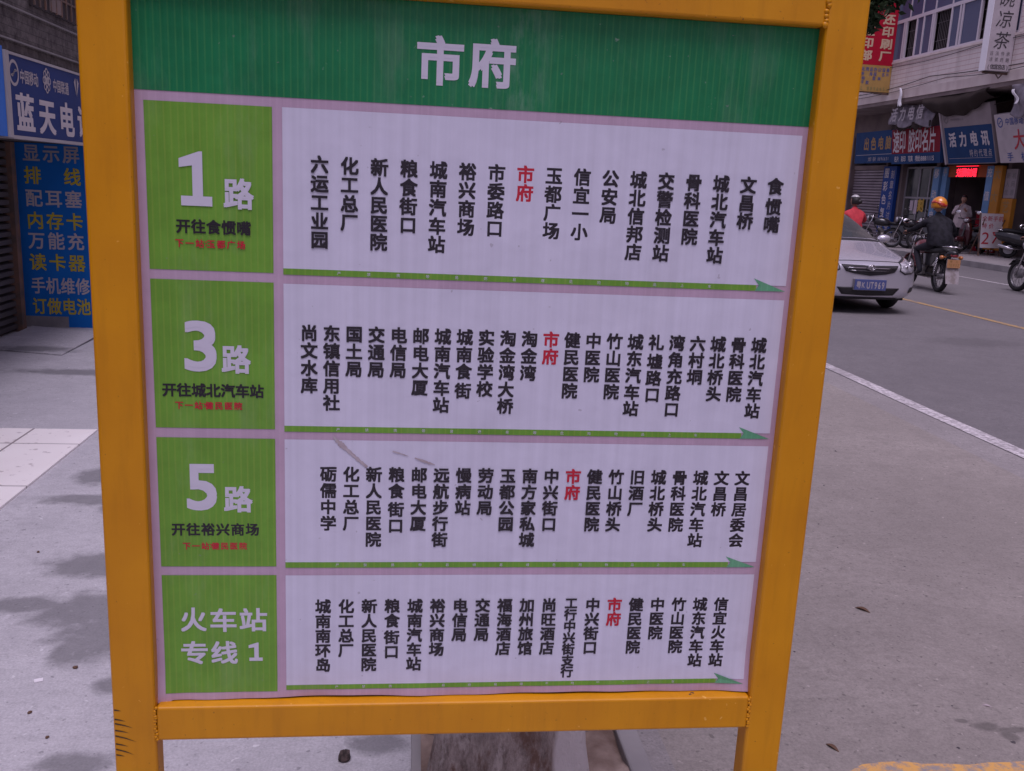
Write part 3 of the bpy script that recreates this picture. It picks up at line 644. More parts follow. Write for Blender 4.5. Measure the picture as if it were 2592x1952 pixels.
def board(name, loc, label, cat, group=None): return empty(name, loc, 0, label, cat, group)
# blue panel with the price list of repairs, facing us
pn = board('repair_panel', (-3.2, 8.88, 0), 'tall blue panel of yellow and white Chinese repair lines beside the dark shutter', 'sign')
b = MB(); bx(b, pn, -3.51, -2.86, 8.86, 8.915, .0, 1.655); b.build('panel', MT['paneblue'], pn)
b = MB(); bx(b, pn, -3.515, -3.13, 8.85, 8.858, .0, .10); b.build('plaster_patch', MT['board'], pn)
for t_, z, mm, n in (('显示屏', 1.57, 'txdim', 3), ('排 线', 1.375, 'txy', 3), ('配耳塞', 1.175, 'txw', 3), ('内存卡', .975, 'txy', 3), ('万能充', .795, 'txw', 3), ('读卡器', .60, 'txy', 3), ('手机维修', .385, 'txw', 4), ('订做电池', .195, 'txy', 4)):
    it = row(t_, -3.37, -3.03, z, .152, .162) if n == 3 else row(t_, -3.38, -2.99, z, .128, .16)
    lettering('lettering', [(c, u+3.2, v, a, h) for c, u, v, a, h in it], MT[mm], pn, (0, -.0225, 0), UX, VZ, .018)
rp = MB().prism([(-3.40, 7.7, .001), (-2.72, 7.5, .001), (-2.72, 8.5, .02), (-3.40, 8.7, .025)], (0, 0, .008)).build('ramp_slab', MT['concrete']); tag(rp, 'worn slab of concrete lying in front of the blue repair panel', 'slab')
# dark blue shop sign over the shutter
def logo_ring(b, c, r, ud, vd, sq=1.):
    c = Vector(c); ud = Vector(ud); vd = Vector(vd)
    def ring(r0, r1, a0=0, a1=360, n=28, f=1.):
        for i in range(n):
            p = [c+ud*(rr*math.cos(R(a))*f)*sq+vd*(rr*math.sin(R(a))) for rr, a in ((r0, a0+(a1-a0)*i/n), (r1, a0+(a1-a0)*i/n), (r1, a0+(a1-a0)*(i+1)/n), (r0, a0+(a1-a0)*(i+1)/n))]
            b.quad(*p)
    ring(r*.76, r)
    for o_, L in ((-.42, .55), (-.14, .62), (.14, .62), (.42, .55)):
        k = .075*r
        pts = [(o_*r-L*r*.55, -L*r*.30), (o_*r*.6-.1*r, -.02*r+o_*r*.5), (o_*r*.6+.1*r, .04*r+o_*r*.5), (o_*r+L*r*.55, L*r*.36)]
        for p, q_ in zip(pts, pts[1:]):
            b.quad(c+ud*p[0]*sq*.8+vd*(p[1]-k), c+ud*q_[0]*sq*.8+vd*(q_[1]-k), c+ud*q_[0]*sq*.8+vd*(q_[1]+k), c+ud*p[0]*sq*.8+vd*(p[1]+k))
bs = board('shop_sign', (-2.72, 7.6, 1.655), 'navy shop sign of big white Chinese characters with phone network logos over the shutter', 'sign')
b = MB(); bx(b, bs, -2.81, -2.725, 6.86, 8.86, 1.668, 2.20); b.build('panel', MT['navy'], bs)
b = MB(); bx(b, bs, -2.81, -2.712, 6.80, 6.858, 1.65, 2.22); bx(b, bs, -2.81, -2.716, 6.858, 8.86, 2.2005, 2.218); bx(b, bs, -2.81, -2.714, 6.858, 8.86, 1.645, 1.6675); b.build('frame', MT['trim'], bs)
def LS(items): return [(c, u-7.6, v-1.655, a, h) for c, u, v, a, h in items]
lo = (-.0025, 0, 0); UY = (0, 1, 0)
lettering('shop_name', LS(row('蓝天电讯', 7.11, 8.32, 1.83, .33, .27)), MT['txw'], bs, lo, UY, VZ, .03)
lettering('lettering', LS(row('中国移动', 7.09, 7.335, 2.075, .082, .10)), MT['txdim'], bs, lo, UY, VZ, .02)
lettering('lettering', LS(row('中国联通', 7.70, 7.95, 2.07, .082, .10)), MT['txdim'], bs, lo, UY, VZ, .02)
b = MB(); logo_ring(b, (-.0022, 6.95-7.6, 2.085-1.655), .088, UY, VZ, .95); b.build('logo', MT['txdim'], bs, recalc=False)
b = MB()
for dy, dz in ((0, .065), (-.035, .045), (.035, .045), (0, .022), (-.055, 0), (.055, 0), (0, -.022), (-.035, -.045), (.035, -.045), (0, -.065), (-.02, 0), (.02, 0)):
    b.torus((-.002, 7.54-7.6+dy*.95, 2.09-1.655+dz), .021, .006, 'X', 14, 5, sq=.15)
b.build('logo', MT['txdim'], bs, recalc=False)
b = MB()
for s_ in (-1, 1):
    for k in range(3): b.quad(*[(-.002, 8.17-7.6+s_*y_, 2.09-1.655+z_) for y_, z_ in ((.004, -.07+k*.012), (.012, -.05+k*.014), (.055-k*.012, .05+k*.012), (.040-k*.012, .055+k*.012))])
b.build('logo', MT['txdim'], bs, recalc=False)
ns = board('shop_sign', (-2.72, 5.4, 1.655), 'bright sky blue sign panel ending against the navy sign at the picture edge', 'sign')
b = MB(); bx(b, ns, -2.81, -2.725, 3.6, 6.79, 1.655, 2.24); b.build('panel', MT['skyblue'], ns)

# ================================================================= FAR SHOP BLOCK
fb = empty('shop_building', (16.5, 28, 0), 0, 'long shop building across the road with banded tile upper floor and white framed windows', 'building')
def F(b, x0, x1, y0, y1, z0, z1, bev=0.): return bx(b, fb, x0, x1, y0, y1, z0, z1, bev)
YA, YB = -40., 70.
b = MB(); F(b, 15.0, 15.3, YA, YB, 4.86, 5.755); F(b, 15.0, 15.3, YA, YB, 8.05, 14.)
for y0, y1 in ((YA, 15.2), (22.3, 22.75), (29.2, 30.4), (37.5, 40)): F(b, 15.0, 15.3, y0, y1, 5.7551, 8.0499)
b.build('upper_wall', MT['bandtile'], fb)
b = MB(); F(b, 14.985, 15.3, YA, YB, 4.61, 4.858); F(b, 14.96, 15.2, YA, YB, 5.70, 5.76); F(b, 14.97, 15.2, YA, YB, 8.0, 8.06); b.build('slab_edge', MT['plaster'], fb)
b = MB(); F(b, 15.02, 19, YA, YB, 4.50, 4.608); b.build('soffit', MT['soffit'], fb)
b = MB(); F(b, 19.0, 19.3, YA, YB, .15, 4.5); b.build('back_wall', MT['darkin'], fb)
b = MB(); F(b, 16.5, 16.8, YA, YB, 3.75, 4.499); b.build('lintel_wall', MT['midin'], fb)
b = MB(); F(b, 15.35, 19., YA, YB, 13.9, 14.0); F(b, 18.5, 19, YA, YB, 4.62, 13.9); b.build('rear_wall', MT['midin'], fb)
# strips of sliding windows on the upper floor
def win_strip(y0, y1, low, upp, opens):
    """low, upp: mullions below and above the transom; opens: which lower lights stand open behind their bars"""
    b = MB()
    F(b, 15.02, 15.09, y0, y1, 5.765, 5.83); F(b, 15.02, 15.09, y0, y1, 6.90, 7.0); F(b, 15.02, 15.09, y0, y1, 7.93, 8.0)
    for y in low: F(b, 15.021, 15.088, y-.033, y+.033, 5.831, 6.899)
    for y in upp: F(b, 15.022, 15.087, y-.026, y+.026, 7.001, 7.929)
    wf = b.build('window', MT['alu'], fb)
    for a, c in zip(upp, upp[1:]): F(MB(), 15.045, 15.055, a+.026, c-.026, 7.001, 7.929).build('pane', MT['glass'], wf)
    for i, (a, c) in enumerate(zip(low, low[1:])):
        if i in opens:
            g = MB()
            for k in range(int((c-a-.06)/.085)): F(g, 15.12, 15.132, a+.06+k*.085, a+.072+k*.085, 5.85, 6.9)
            for z in (6.1, 6.6): F(g, 15.118, 15.134, a+.03, c-.03, z, z+.012)
            g.build('window_grille', MT['alu2'], wf)
        else: F(MB(), 15.05, 15.06, a+.033, c-.033, 5.831, 6.899).build('pane', MT['glass'], wf)
win_strip(22.76, 29.19, [22.8, 23.5, 24.15, 24.58, 25.42, 25.55, 25.97, 26.85, 26.95, 27.42, 27.80, 28.42, 28.53, 29.15], [22.8, 23.6, 24.4, 25.2, 25.98, 26.85, 27.55, 28.25, 29.15], (1, 2, 6, 10))
win_strip(15.21, 22.29, [15.25, 16.2, 17.2, 18.2, 19.2, 20.2, 21.2, 22.25], [15.25, 17.2, 19.2, 21.2, 22.25], (1, 4))
win_strip(30.41, 37.49, [30.45, 31.4, 32.4, 33.4, 34.4, 35.4, 36.4, 37.45], [30.45, 32.4, 34.4, 36.4, 37.45], (1, 4))
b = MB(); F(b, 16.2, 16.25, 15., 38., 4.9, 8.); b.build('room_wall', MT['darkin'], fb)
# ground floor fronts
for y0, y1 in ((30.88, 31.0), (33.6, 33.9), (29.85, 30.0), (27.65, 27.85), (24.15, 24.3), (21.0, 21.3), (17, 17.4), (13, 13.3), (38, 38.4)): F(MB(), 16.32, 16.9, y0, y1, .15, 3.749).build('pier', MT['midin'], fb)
b = MB()
for i in range(24):
    z = .17+i*.1; b.prism([P(16.55, 31.0, z, fb), P(16.49, 31.0, z+.02, fb), P(16.49, 31.0, z+.078, fb), P(16.55, 31.0, z+.096, fb)], (0, 2.6, 0))
b.build('roller_shutter', MT['shutR'], fb)
b = MB(); F(b, 16.45, 16.75, 31.0, 33.6, 2.57, 2.72); b.build('shutter_box', MT['midin'], fb)
for k, (y0, y1) in enumerate(((34.0, 37.9), (38.5, 43), (13.4, 16.9), (17.5, 20.9))):
    b = MB()
    for i in range(24): F(b, 16.5+.012*(i % 2), 16.56, y0, y1, .17+i*.1, .268+i*.1)
    b.build('roller_shutter', MT['shutR'], fb)
# transom lights above the far blue sign
b = MB()
for i in range(5): F(b, 16.46, 16.5, 29.9+i*.72, 29.96+i*.72, 2.9, 3.749)
F(b, 16.45, 16.5, 29.9, 33.6, 2.85, 2.9); tr = b.build('transom', MT['engine'], fb)
b = MB(); F(b, 16.52, 16.53, 29.9, 33.6, 2.9, 3.749); b.build('pane', MT['darkin'], tr)
# glazed front of the print shop
b = MB()
for y in (27.86, 28.40, 29.0, 29.82): F(b, 16.47, 16.53, y-.03, y+.03, .15, 2.62)
for z in (.16, 1.62, 2.58): F(b, 16.468, 16.528, 27.86, 29.82, z, z+.06)
gf = b.build('glass_front', MT['doorfr'], fb)
b = MB(); F(b, 16.50, 16.505, 27.87, 29.81, .16, 2.6); b.build('pane', mat('shop_glass', (.035, .038, .036), .12, (.10, .10, .09), 1.3, .45, .62), gf)
b = MB()
for y, z, s_ in ((29.25, 1.27, .15), (29.22, 1.30, .15)): pass
F(b, 16.46, 16.465, 29.18, 29.38, 1.24, 1.56); F(b, 16.46, 16.465, 28.93, 29.12, 1.14, 1.58); b.build('notice', MT['paper'], gf)
lettering('lettering', [('刻', 0, 1.42, .38, .42), ('字', 0, .70, .40, .48)], MT['txsign'], gf, P(16.455, 28.72, 0, fb), (0, -1, 0), VZ, .04)
b = MB(); F(b, 17.1, 17.2, 27.95, 28.4, .9, 1.1); F(b, 17.1, 17.2, 27.95, 28.5, .6, .8); b.build('shelf', MT['redcounter'], fb)
# phone shop opening and the shop at the right
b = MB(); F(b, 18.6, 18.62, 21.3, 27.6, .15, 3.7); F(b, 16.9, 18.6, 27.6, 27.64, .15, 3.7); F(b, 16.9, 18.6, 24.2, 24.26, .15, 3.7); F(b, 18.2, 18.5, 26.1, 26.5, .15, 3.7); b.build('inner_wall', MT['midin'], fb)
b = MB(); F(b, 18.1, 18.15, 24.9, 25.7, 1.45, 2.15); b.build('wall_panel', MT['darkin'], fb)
UM = (0, -1, 0)
def facade_sign(label, x, y0, y1, z0, z1, m, lean=0., cat='sign', th=.12, side=None, group=None):
    """board on the street front: y0 is its end farther down the street; leans out at the top"""
    o = board('shop_sign', (x, (y0+y1)/2, z0), label, cat, group)
    h = math.hypot(z1-z0, lean); W_ = (y0-y1)/2; vd = Vector((-lean, 0, z1-z0)).normalized(); nd = Vector((0, -1, 0)).cross(vd)
    b = MB(); b.prism([Vector((0, -W_, 0)), Vector((0, W_, 0)), Vector((0, W_, 0))+vd*h, Vector((0, -W_, 0))+vd*h], -nd*th); b.build('panel', m, o)
    return o, vd, nd, h, W_
def fpatch(o, vd, nd, u0, u1, v0, v1, m, name='panel_field', lift=.004):
    b = MB(); b.quad(*[Vector((0, -u, 0))+vd*v+nd*lift for u, v in ((u0, v0), (u1, v0), (u1, v1), (u0, v1))]); return b.build(name, m, o, recalc=False)
# 1 blue sign with dull gold characters
o, vd, nd, h, W_ = facade_sign('blue sign of dull gold characters above the grey roller shutter', 15.6, 31.9, 29.32, 2.74, 3.78, MT['blue'], .05)
lettering('shop_name', row('出色电脑', -.50, .98, .64, .38, .44), MT['txgold'], o, -nd*-.006, UM, vd, .03)
lettering('lettering', row('文印 名片 8896651', -.25, 1.05, .13, .13, .15), MT['txdim'], o, nd*.006, UM, vd, .01)
fpatch(o, vd, nd, -1.2, 1.25, .27, .285, MT['txdim'], 'rule')
# 2 red and blue print shop sign
o, vd, nd, h, W_ = facade_sign('red sign of white characters with a blue lower strip over the print shop', 15.58, 29.28, 26.45, 2.68, 3.76, MT['blue'], .12)
fpatch(o, vd, nd, -1.40, 1.40, .32, h-.01, MT['signred'])
lettering('shop_name', [(c, u, v, a, g_) for c, u, v, a, g_ in row('速印', -1.13, -.74, .70, .40, .74)+row('胶印名片', -.20, .98, .70, .40, .74)], MT['txw'], o, nd*.008, UM, vd, .015)
lettering('lettering', row('名片 彩印 写真 喷绘', -1.15, .25, .155, .15, .19)+row('8881115', .40, 1.05, .155, .2, .19), MT['txw'], o, nd*.008, UM, vd, .015)
# 3 blue phone shop sign with a pale top
o, vd, nd, h, W_ = facade_sign('leaning blue phone shop sign with a pale top strip above the red light display', 15.73, 26.35, 23.95, 2.64, 4.20, MT['signgrey'], .46, th=.16)
fpatch(o, vd, nd, -1.08, 1.17, .02, 1.06, MT['blue'])
b = MB(); b.tube([Vector((0, 1.18, 0))+nd*.02, Vector((0, 1.18, 0))+nd*.02+vd*h], .03, 6); b.build('edge_strip', MT['signwhite'], o)
lettering('shop_name', row('活力电讯', -.72, .82, .70, .36, .42), MT['txw'], o, nd*.008, UM, vd, .035)
lettering('lettering', row('特约代理点', .12, .98, .30, .17, .22), MT['txdim'], o, nd*.008, UM, vd, .01)
lettering('lettering', row('中国移动通信', -.66, -.08, 1.40, .12, .12)+row('CHINAMOBILE', -.68, -.10, 1.27, .09, .09), MT['txgrey'], o, nd*.008, UM, vd, .0)
b = MB(); logo_ring(b, nd*.008-Vector((0, -.92, 0))+vd*1.33, .155, UM, vd, .75); b.build('logo', MT['txgrey'], o, recalc=False)
fpatch(o, vd, nd, -1.0, 1.05, .16, .17, MT['txdim'], 'rule', .006)
# 4 white sign with red characters
o, vd, nd, h, W_ = facade_sign('leaning white sign of large red characters beside the blue phone shop sign', 15.73, 23.78, 20.9, 2.64, 3.86, MT['signwhite'], .40, th=.16)
lettering('shop_name', row('大秦通讯', -.52, 1.25, .60, .52, .56), MT['txred'], o, nd*.008, UM, vd, .01)
lettering('lettering', row('手机维修', -.98, .72, .16, .27, .24), MT['txblue'], o, nd*.008, UM, vd, .01)
lettering('lettering', row('中国移动通信', -.92, .0, 1.08, .17, .20), MT['txblue'], o, nd*.008, UM, vd, .01)
b = MB(); logo_ring(b, nd*.008-Vector((0, -1.22, 0))+vd*1.07, .135, UM, vd, .85); b.build('logo', MT['txblue'], o, recalc=False)
b = MB()
for i in range(14): # pale swoosh beside the red characters
    a0, a1 = R(100+i*13), R(113+i*13); p = [(-1.02+.20*math.cos(a)*1., .58+r_*math.sin(a)) for a, r_ in ((a0, .36), (a1, .36), (a1, .33), (a0, .33))]
    b.quad(*[Vector((0, -u, 0))+vd*v+nd*.006 for u, v in p])
b.build('swoosh', MT['txdim'], o, recalc=False)
# red light display under sign 3
ld = board('led_display', (16.3, 25.9, 2.3), 'glowing red LED text panel on an orange box above the phone shop door', 'display')
b = MB(); b.box((-.02, -1.0, 0), (.2, 1.28, .34)); b.build('box', MT['ledor'], ld)
b = MB(); b.box((-.05, -.30, -.01), (-.022, .72, .36)); b.build('screen', MT['ledblack'], ld)
lettering('lettering', row('交话费来办理', -.62, .20, .13, .21, .26)+[('一', -.2, .31, 1.15, .1)], MT['led'], ld, (-.055, 0, 0), UM, VZ, .03)
# projecting banners, square to the wall and facing us
rb = board('banner_sign', (14.3, 28.9, 4.85), 'tall red and ochre banner sign projecting over the pavement beside the windows', 'sign')
b = MB(); b.box((-.70, .0, .80), (.68, .06, 3.5)); b.build('panel', MT['banred'], rb)
b = MB(); b.box((-.70, .001, .0), (.68, .059, .798)); b.build('lower_panel', MT['banyel'], rb)
lettering('lettering', colm('还印刷厂', .40, 2.17, 1.08, .40, .32)+colm('色互印部', -.22, 2.17, 1.08, .40, .32), MT['txcream'], rb, (0, -.006, 0), UX, VZ, .034)
lettering('lettering', row('文化用品办公设备', -.40, .56, .67, .12, .13)+row('画册 海报 名片', -.40, .56, .53, .11, .12)+row('喷绘 菜单', -.40, .30, .40, .11, .12)+row('不干胶', -.40, -.08, .27, .11, .12), MT['txblue'], rb, (0, -.006, 0), UX, VZ, .01)
lettering('lettering', row('TEL 8896651', -.45, .6, .10, .13, .15), MT['txgreen'], rb, (0, -.006, 0), UX, VZ, .0)
b = MB(); b.tube([(.2, .03, -.04), (1.0, .03, -.04)], .03, 6); b.tube([(-.65, .03, -.02), (.66, .03, -.02)], .02, 6); b.build('bracket', MT['steel'], rb)
ts = board('banner_sign', (14.62, 22.85, 4.83), 'tall white herbal tea sign of black brush characters projecting from the tiled wall', 'sign')
b = MB(); b.box((-.32, .0, .0), (.36, .24, 3.4), .008); b.build('panel', MT['signwhite'], ts)
b = MB(); b.box((-.335, -.005, .0), (-.321, .245, 3.4)); b.build('edge_strip', mat('bright_edge', (.86, .84, .88), .35), ts)
lettering('shop_name', colm('一碗凉茶', .02, 2.23, .73, .44, .44), MT['txblk'], ts, (0, -.006, 0), UX, VZ, -.004, .15)
lettering('lettering', row('古法传承', -.20, .24, .42, .10, .11)+row('凉茶药膳', -.20, .24, .27, .10, .11), MT['txgrey'], ts, (0, -.006, 0), UX, VZ, .0)
lettering('lettering', row('(信宜总店)', -.24, .26, .10, .12, .13), MT['txblk'], ts, (0, -.006, 0), UX, VZ, .01)
b = MB(); b.tube([(-.3, .12, -.03), (.9, .12, -.05)], .03, 6); b.tube([(.05, .12, -.04), (.15, .12, -.16), (.25, .12, -.04)], .02, 6); b.build('bracket', MT['steel'], ts)
# cloth and canvas under the overhang
def sheetmesh(name, fn, nu, nv, m, parent=None, keep=None):
    b = MB(); g = [[b.b.verts.new(fn(i/nu, j/nv)) for i in range(nu+1)] for j in range(nv+1)]
    for j in range(nv):
        for i in range(nu):
            if keep is None or keep((i+.5)/nu, (j+.5)/nv): b.b.faces.new((g[j][i], g[j][i+1], g[j+1][i+1], g[j+1][i]))
    o = b.build(name, m, parent, smooth=True, recalc=False); md = o.modifiers.new('t', 'SOLIDIFY'); md.thickness = .012; return o
tb = board('torn_banner', (15.2, 27.85, 3.86), 'crumpled grey plastic banner with white characters drooping above the red print shop sign', 'banner')
q = random.Random(21)
fnb = lambda u, v: (.10*math.sin(u*14)*.5+.25*v*v*(1 if v > .6 else .6), 1.22-2.45*u+.05*math.sin(v*9), .04+.05*math.sin(u*11)+.62*v-.10*abs(math.sin(u*5.5))*(1-v)-.08*u)
sheetmesh('sheet', fnb, 40, 16, MT['plast'], tb)
lettering('lettering', row('活力电信', -.80, .72, .30, .40, .44), MT['txdim'], tb, (-.085, 0, 0), UM, (.02, 0, 1), .02, .12)
sheetmesh('fringe', lambda u, v: (.05+.04*math.sin(u*30), 1.1-2.3*u, -.16+.20*v+.05*math.sin(u*47)*(1-v)), 60, 4, MT['awning'], tb)
aw = board('folded_awning', (15.35, 25.3, 4.2), 'dark folded canvas awning bulging under the overhang above the blue phone sign', 'awning')
sheetmesh('canvas', lambda u, v: (-.30*math.sin(math.pi*v)-.06*math.sin(u*9)*v-.12, 1.45-3.1*u, .40-.62*v*(.45+.6*math.sin(math.pi*min(1, u*.9+.1)))-.03*math.sin(u*26)*v), 40, 12, MT['awning'], aw)
sheetmesh('canvas_fold', lambda u, v: (.05+.9*v, 1.3-2.8*u, .0+.06*math.sin(u*12)+.25*v), 30, 4, MT['awning'], aw)
t2 = board('plastic_sheet', (15.05, 22.1, 3.9), 'torn translucent plastic sheet hanging above the white sign of red characters', 'sheet')
sheetmesh('sheet', lambda u, v: (.08*math.sin(u*9+v*4), .60-1.9*u, -.02+.62*v-.22*abs(math.sin(u*7+.4))*(1-v)*(1-.5*u)), 40, 14, MT['plast'], t2)
sheetmesh('ribbon', lambda u, v: (-.10+.03*math.sin(v*6), .34-.10*u+.10*v-.05*math.sin(v*5), .12+.36*v), 6, 12, MT['plastw'], t2)
pb = board('plastic_bag', (14.9, 28.0, 4.55), 'white plastic bag dangling from a wire in front of the slab edge', 'bag')
sheetmesh('bag', lambda u, v: (-.03*math.sin(u*3.14), (.5-u)*(.24-.14*v)+.03*math.sin(v*7)+.05*v-.02, -.14+.50*v-.06*abs(math.sin(u*6))*(1-v)), 8, 14, MT['plastw'], pb)
def cable(pts, label, r=.012):
    b = MB(); P_ = []
    for a, c in zip(pts, pts[1:]):
        a, c = Vector(a), Vector(c); n = 14
        for i in range(n): t = i/n; P_.append(a.lerp(c, t)-Vector((0, 0, .10*math.sin(math.pi*t))))
    P_.append(Vector(pts[-1])); b.tube(P_, r, 5); return tag(b.build('cable', MT['wire']), label, 'cable', 'cables strung along the tiled wall')
cable([(14.93, 8.5, 5.10), (14.93, 19, 5.05), (14.93, 26.5, 5.10), (14.93, 32, 4.95), (14.93, 44, 5.1)], 'black cable sagging along the tiled wall below the windows')
cable([(14.93, 8.5, 5.0), (14.93, 21, 4.96), (14.93, 25.6, 4.98), (14.93, 33, 4.86), (14.93, 44, 5.0)], 'black cable sagging along the tiled wall below the windows', .009)
cable([(14.93, 8.5, 5.72), (14.93, 24, 5.66), (14.93, 30, 5.66), (14.93, 44, 5.7)], 'thin cable running just under the sill of the white framed windows', .009)
# pillar banners by the shop doors
def pillar(x, y, wd, z0, z1, m, txt, tm, label, em=.3, two=None):
    o = board('pillar_banner', (x, y, z0), label, 'banner'); b = MB(); b.box((-.06, -wd/2, 0), (.06, wd/2, z1-z0)); b.build('panel', m, o)
    u = 0 if two is None else -wd*.22
    lettering('lettering', colm(txt, u, z1-z0-em*.75, em*.75, em, em*1.15), tm, o, (-.066, 0, 0), UM, VZ, .02)
    if two: lettering('lettering', colm(two, wd*.25, z1-z0-em*.9, em*.75, em*.8, em), MT['txdim'], o, (-.066, 0, 0), UM, VZ, .01)
    if z0 > .2:
        b = MB(); b.box((-.02, -.03, .15-z0), (.02, .03, -.001)); b.build('stand', MT['steel'], o)
    return o
pillar(16.24, 30.42, .86, .45, 2.66, MT['dkblue'], '图彩色复印', MT['txw'], 'deep blue banner with a column of white characters beside the grey shutter', .30, '刻章名片过塑')
pillar(16.24, 27.55, .34, .3, 2.6, MT['ltblue'], '移动电话', MT['txw'], 'pale blue strip banner at the doorway edge by the print shop glass', .26)
pillar(16.30, 27.2, .26, .3, 2.6, MT['ltblue'], '手机', MT['txdim'], 'pale blue panel standing just inside the phone shop doorway', .2)
pillar(16.24, 24.86, .30, .3, 2.6, MT['ltblue'], '充值缴费', MT['txw'], 'pale blue strip banner between the phone shop door and orange banners', .24)
pillar(16.22, 24.48, .36, .3, 2.6, MT['orange'], '大大优惠', MT['txgold'], 'narrow orange banner next to the pale blue strip', .28)
pillar(16.3, 24.02, .48, .3, 1.72, MT['orange'], '艺术', MT['txgold'], 'wide ochre banner under the grey notice', .3)
nt_ = board('wall_notice', (16.3, 24.02, 1.73), 'grey notice of small characters pinned above the wide ochre banner', 'notice'); MB().box((-.03, -.24, 0), (.03, .24, .78)).build('sheet', MT['signgrey'], nt_)
lettering('lettering', row('新机', -.12, .12, .6, .17)+row('入网', -.12, .12, .38, .17)+row('优惠', -.12, .12, .16, .17), MT['txgrey'], nt_, (-.034, 0, 0), UM, VZ, .0)
dk = board('hanging_sign', (15.95, 22.0, 2.1), 'small black hanging sign with red and white characters under the white sign', 'sign'); MB().box((-.03, -.5, 0), (.03, .46, .52)).build('panel', MT['ledblack'], dk)
lettering('lettering', [('手', -.28, .36, .26, .26)], MT['txw'], dk, (-.034, 0, 0), UM, VZ, .02); lettering('lettering', [('机', -.28, .12, .26, .26)], MT['txred'], dk, (-.034, 0, 0), UM, VZ, .02)
# red counter and sandwich board
ct = board('shop_counter', (17.25, 25.95, .15), 'tall red shop counter in the phone shop doorway behind the person in white', 'counter'); b = MB(); b.box((-.25, -.55, 0), (.25, .55, 1.15), .02); b.build('body', MT['redcounter'], ct); b = MB(); b.box((-.28, -.58, 1.152), (.28, .58, 1.19), .008); b.build('top', MT['signwhite'], ct)
b = MB(); b.box((-.262, -.52, .05), (-.255, -.05, .55)); b.build('notice', MT['paper'], ct)
ab = empty('sandwich_board', (15.93, 23.9, .15), R(2), 'white board with hand painted red writing leaning in front of the ochre banners', 'board')
T_ = Matrix.Rotation(R(-8), 4, 'X')
b = MB(); b.box((-.35, -.012, .22), (.35, .012, 1.16), .003, M=T_); b.build('panel', MT['board_white'], ab)
b = MB(); b.box((-.38, -.02, 0), (-.351, .02, 1.17), .003, M=T_); b.box((.351, -.02, 0), (.38, .02, 1.17), .003, M=T_); b.tube([(-.3, .03, 1.0), (-.3, .5, 0)], .015, 6); b.tube([(.3, .03, 1.0), (.3, .5, 0)], .015, 6); b.build('leg_frame', MT['steel'], ab)
vd = T_.to_3x3() @ Vector((0, 0, 1)); nn = Vector((1, 0, 0)).cross(vd)
lettering('lettering', row('全新手机', -.24, .25, 1.02, .155, .15)+row('特价', -.24, -.04, .82, .15, .15)+[('2', -.19, .50, .52, .46, 0), ('7', .12, .52, .52, .46, 0)], MT['txred'], ab, nn*.016, UX, vd, .004, .12)

# ================================================================= VEHICLES
# ---- silver saloon car coming towards us (local y runs from its nose to its tail)
car = empty('parked_car' if False else 'saloon_car', (6.09, 11.62, 0), R(0), 'silver saloon car driving towards us in the near lane, half hidden by the yellow post', 'car')
ST = [ # y, half width, sill z, nose/bumper mid z, shoulder half width, shoulder z, roof half width, top z
 (0.00, .46, .26, .42, .44, .62, .30, .645), (.05, .60, .215, .42, .58, .645, .40, .685), (.14, .715, .20, .42, .68, .665, .50, .725), (.30, .80, .19, .43, .75, .69, .56, .765),
 (.50, .835, .19, .45, .775, .72, .60, .805), (.80, .85, .20, .48, .79, .77, .64, .86), (1.10, .855, .20, .50, .80, .825, .66, .92), (1.22, .855, .20, .50, .805, .84, .68, .945),
 (1.95, .858, .20, .50, .81, .88, .545, 1.355), (2.5, .86, .20, .50, .81, .90, .555, 1.40), (3.1, .86, .20, .50, .81, .91, .55, 1.375), (3.5, .855, .20, .50, .80, .915, .52, 1.28), (4.0, .84, .21, .50, .78, .92, .60, .985), (4.3, .81, .23, .5, .74, .90, .58, .95), (4.42, .74, .28, .5, .68, .84, .5, .88)]
b = MB(); rr = []
for y, w_, zb, zm, ws, zs, wr, zt in ST:
    half = [(0, zb), (w_*.80, zb), (w_*.97, zb+.07), (w_, zm), (w_*.985+.0, (zm+zs)/2+.02), (ws, zs), (ws*.35+wr*.65, zs+(zt-zs)*.62), (wr, zt-.035*(1 if zt > 1 else .4)), (wr*.5, zt-.004), (0, zt)]
    rr.append([(x, y, z) for x, z in half]+[(-x, y, z) for x, z in half[-2:0:-1]])
b.loft(rr)
body = b.build('body', MT['silver'], car, smooth=True, sub=2)
bpy.context.view_layer.update()
from mathutils.bvhtree import BVHTree
def bvh_of(o):
    ev = o.evaluated_get(bpy.context.evaluated_depsgraph_get()); me = ev.to_mesh()
    t = BVHTree.FromPolygons([v.co.copy() for v in me.vertices], [tuple(p.vertices) for p in me.polygons]); ev.to_mesh_clear(); return t
bvh = bvh_of(body)
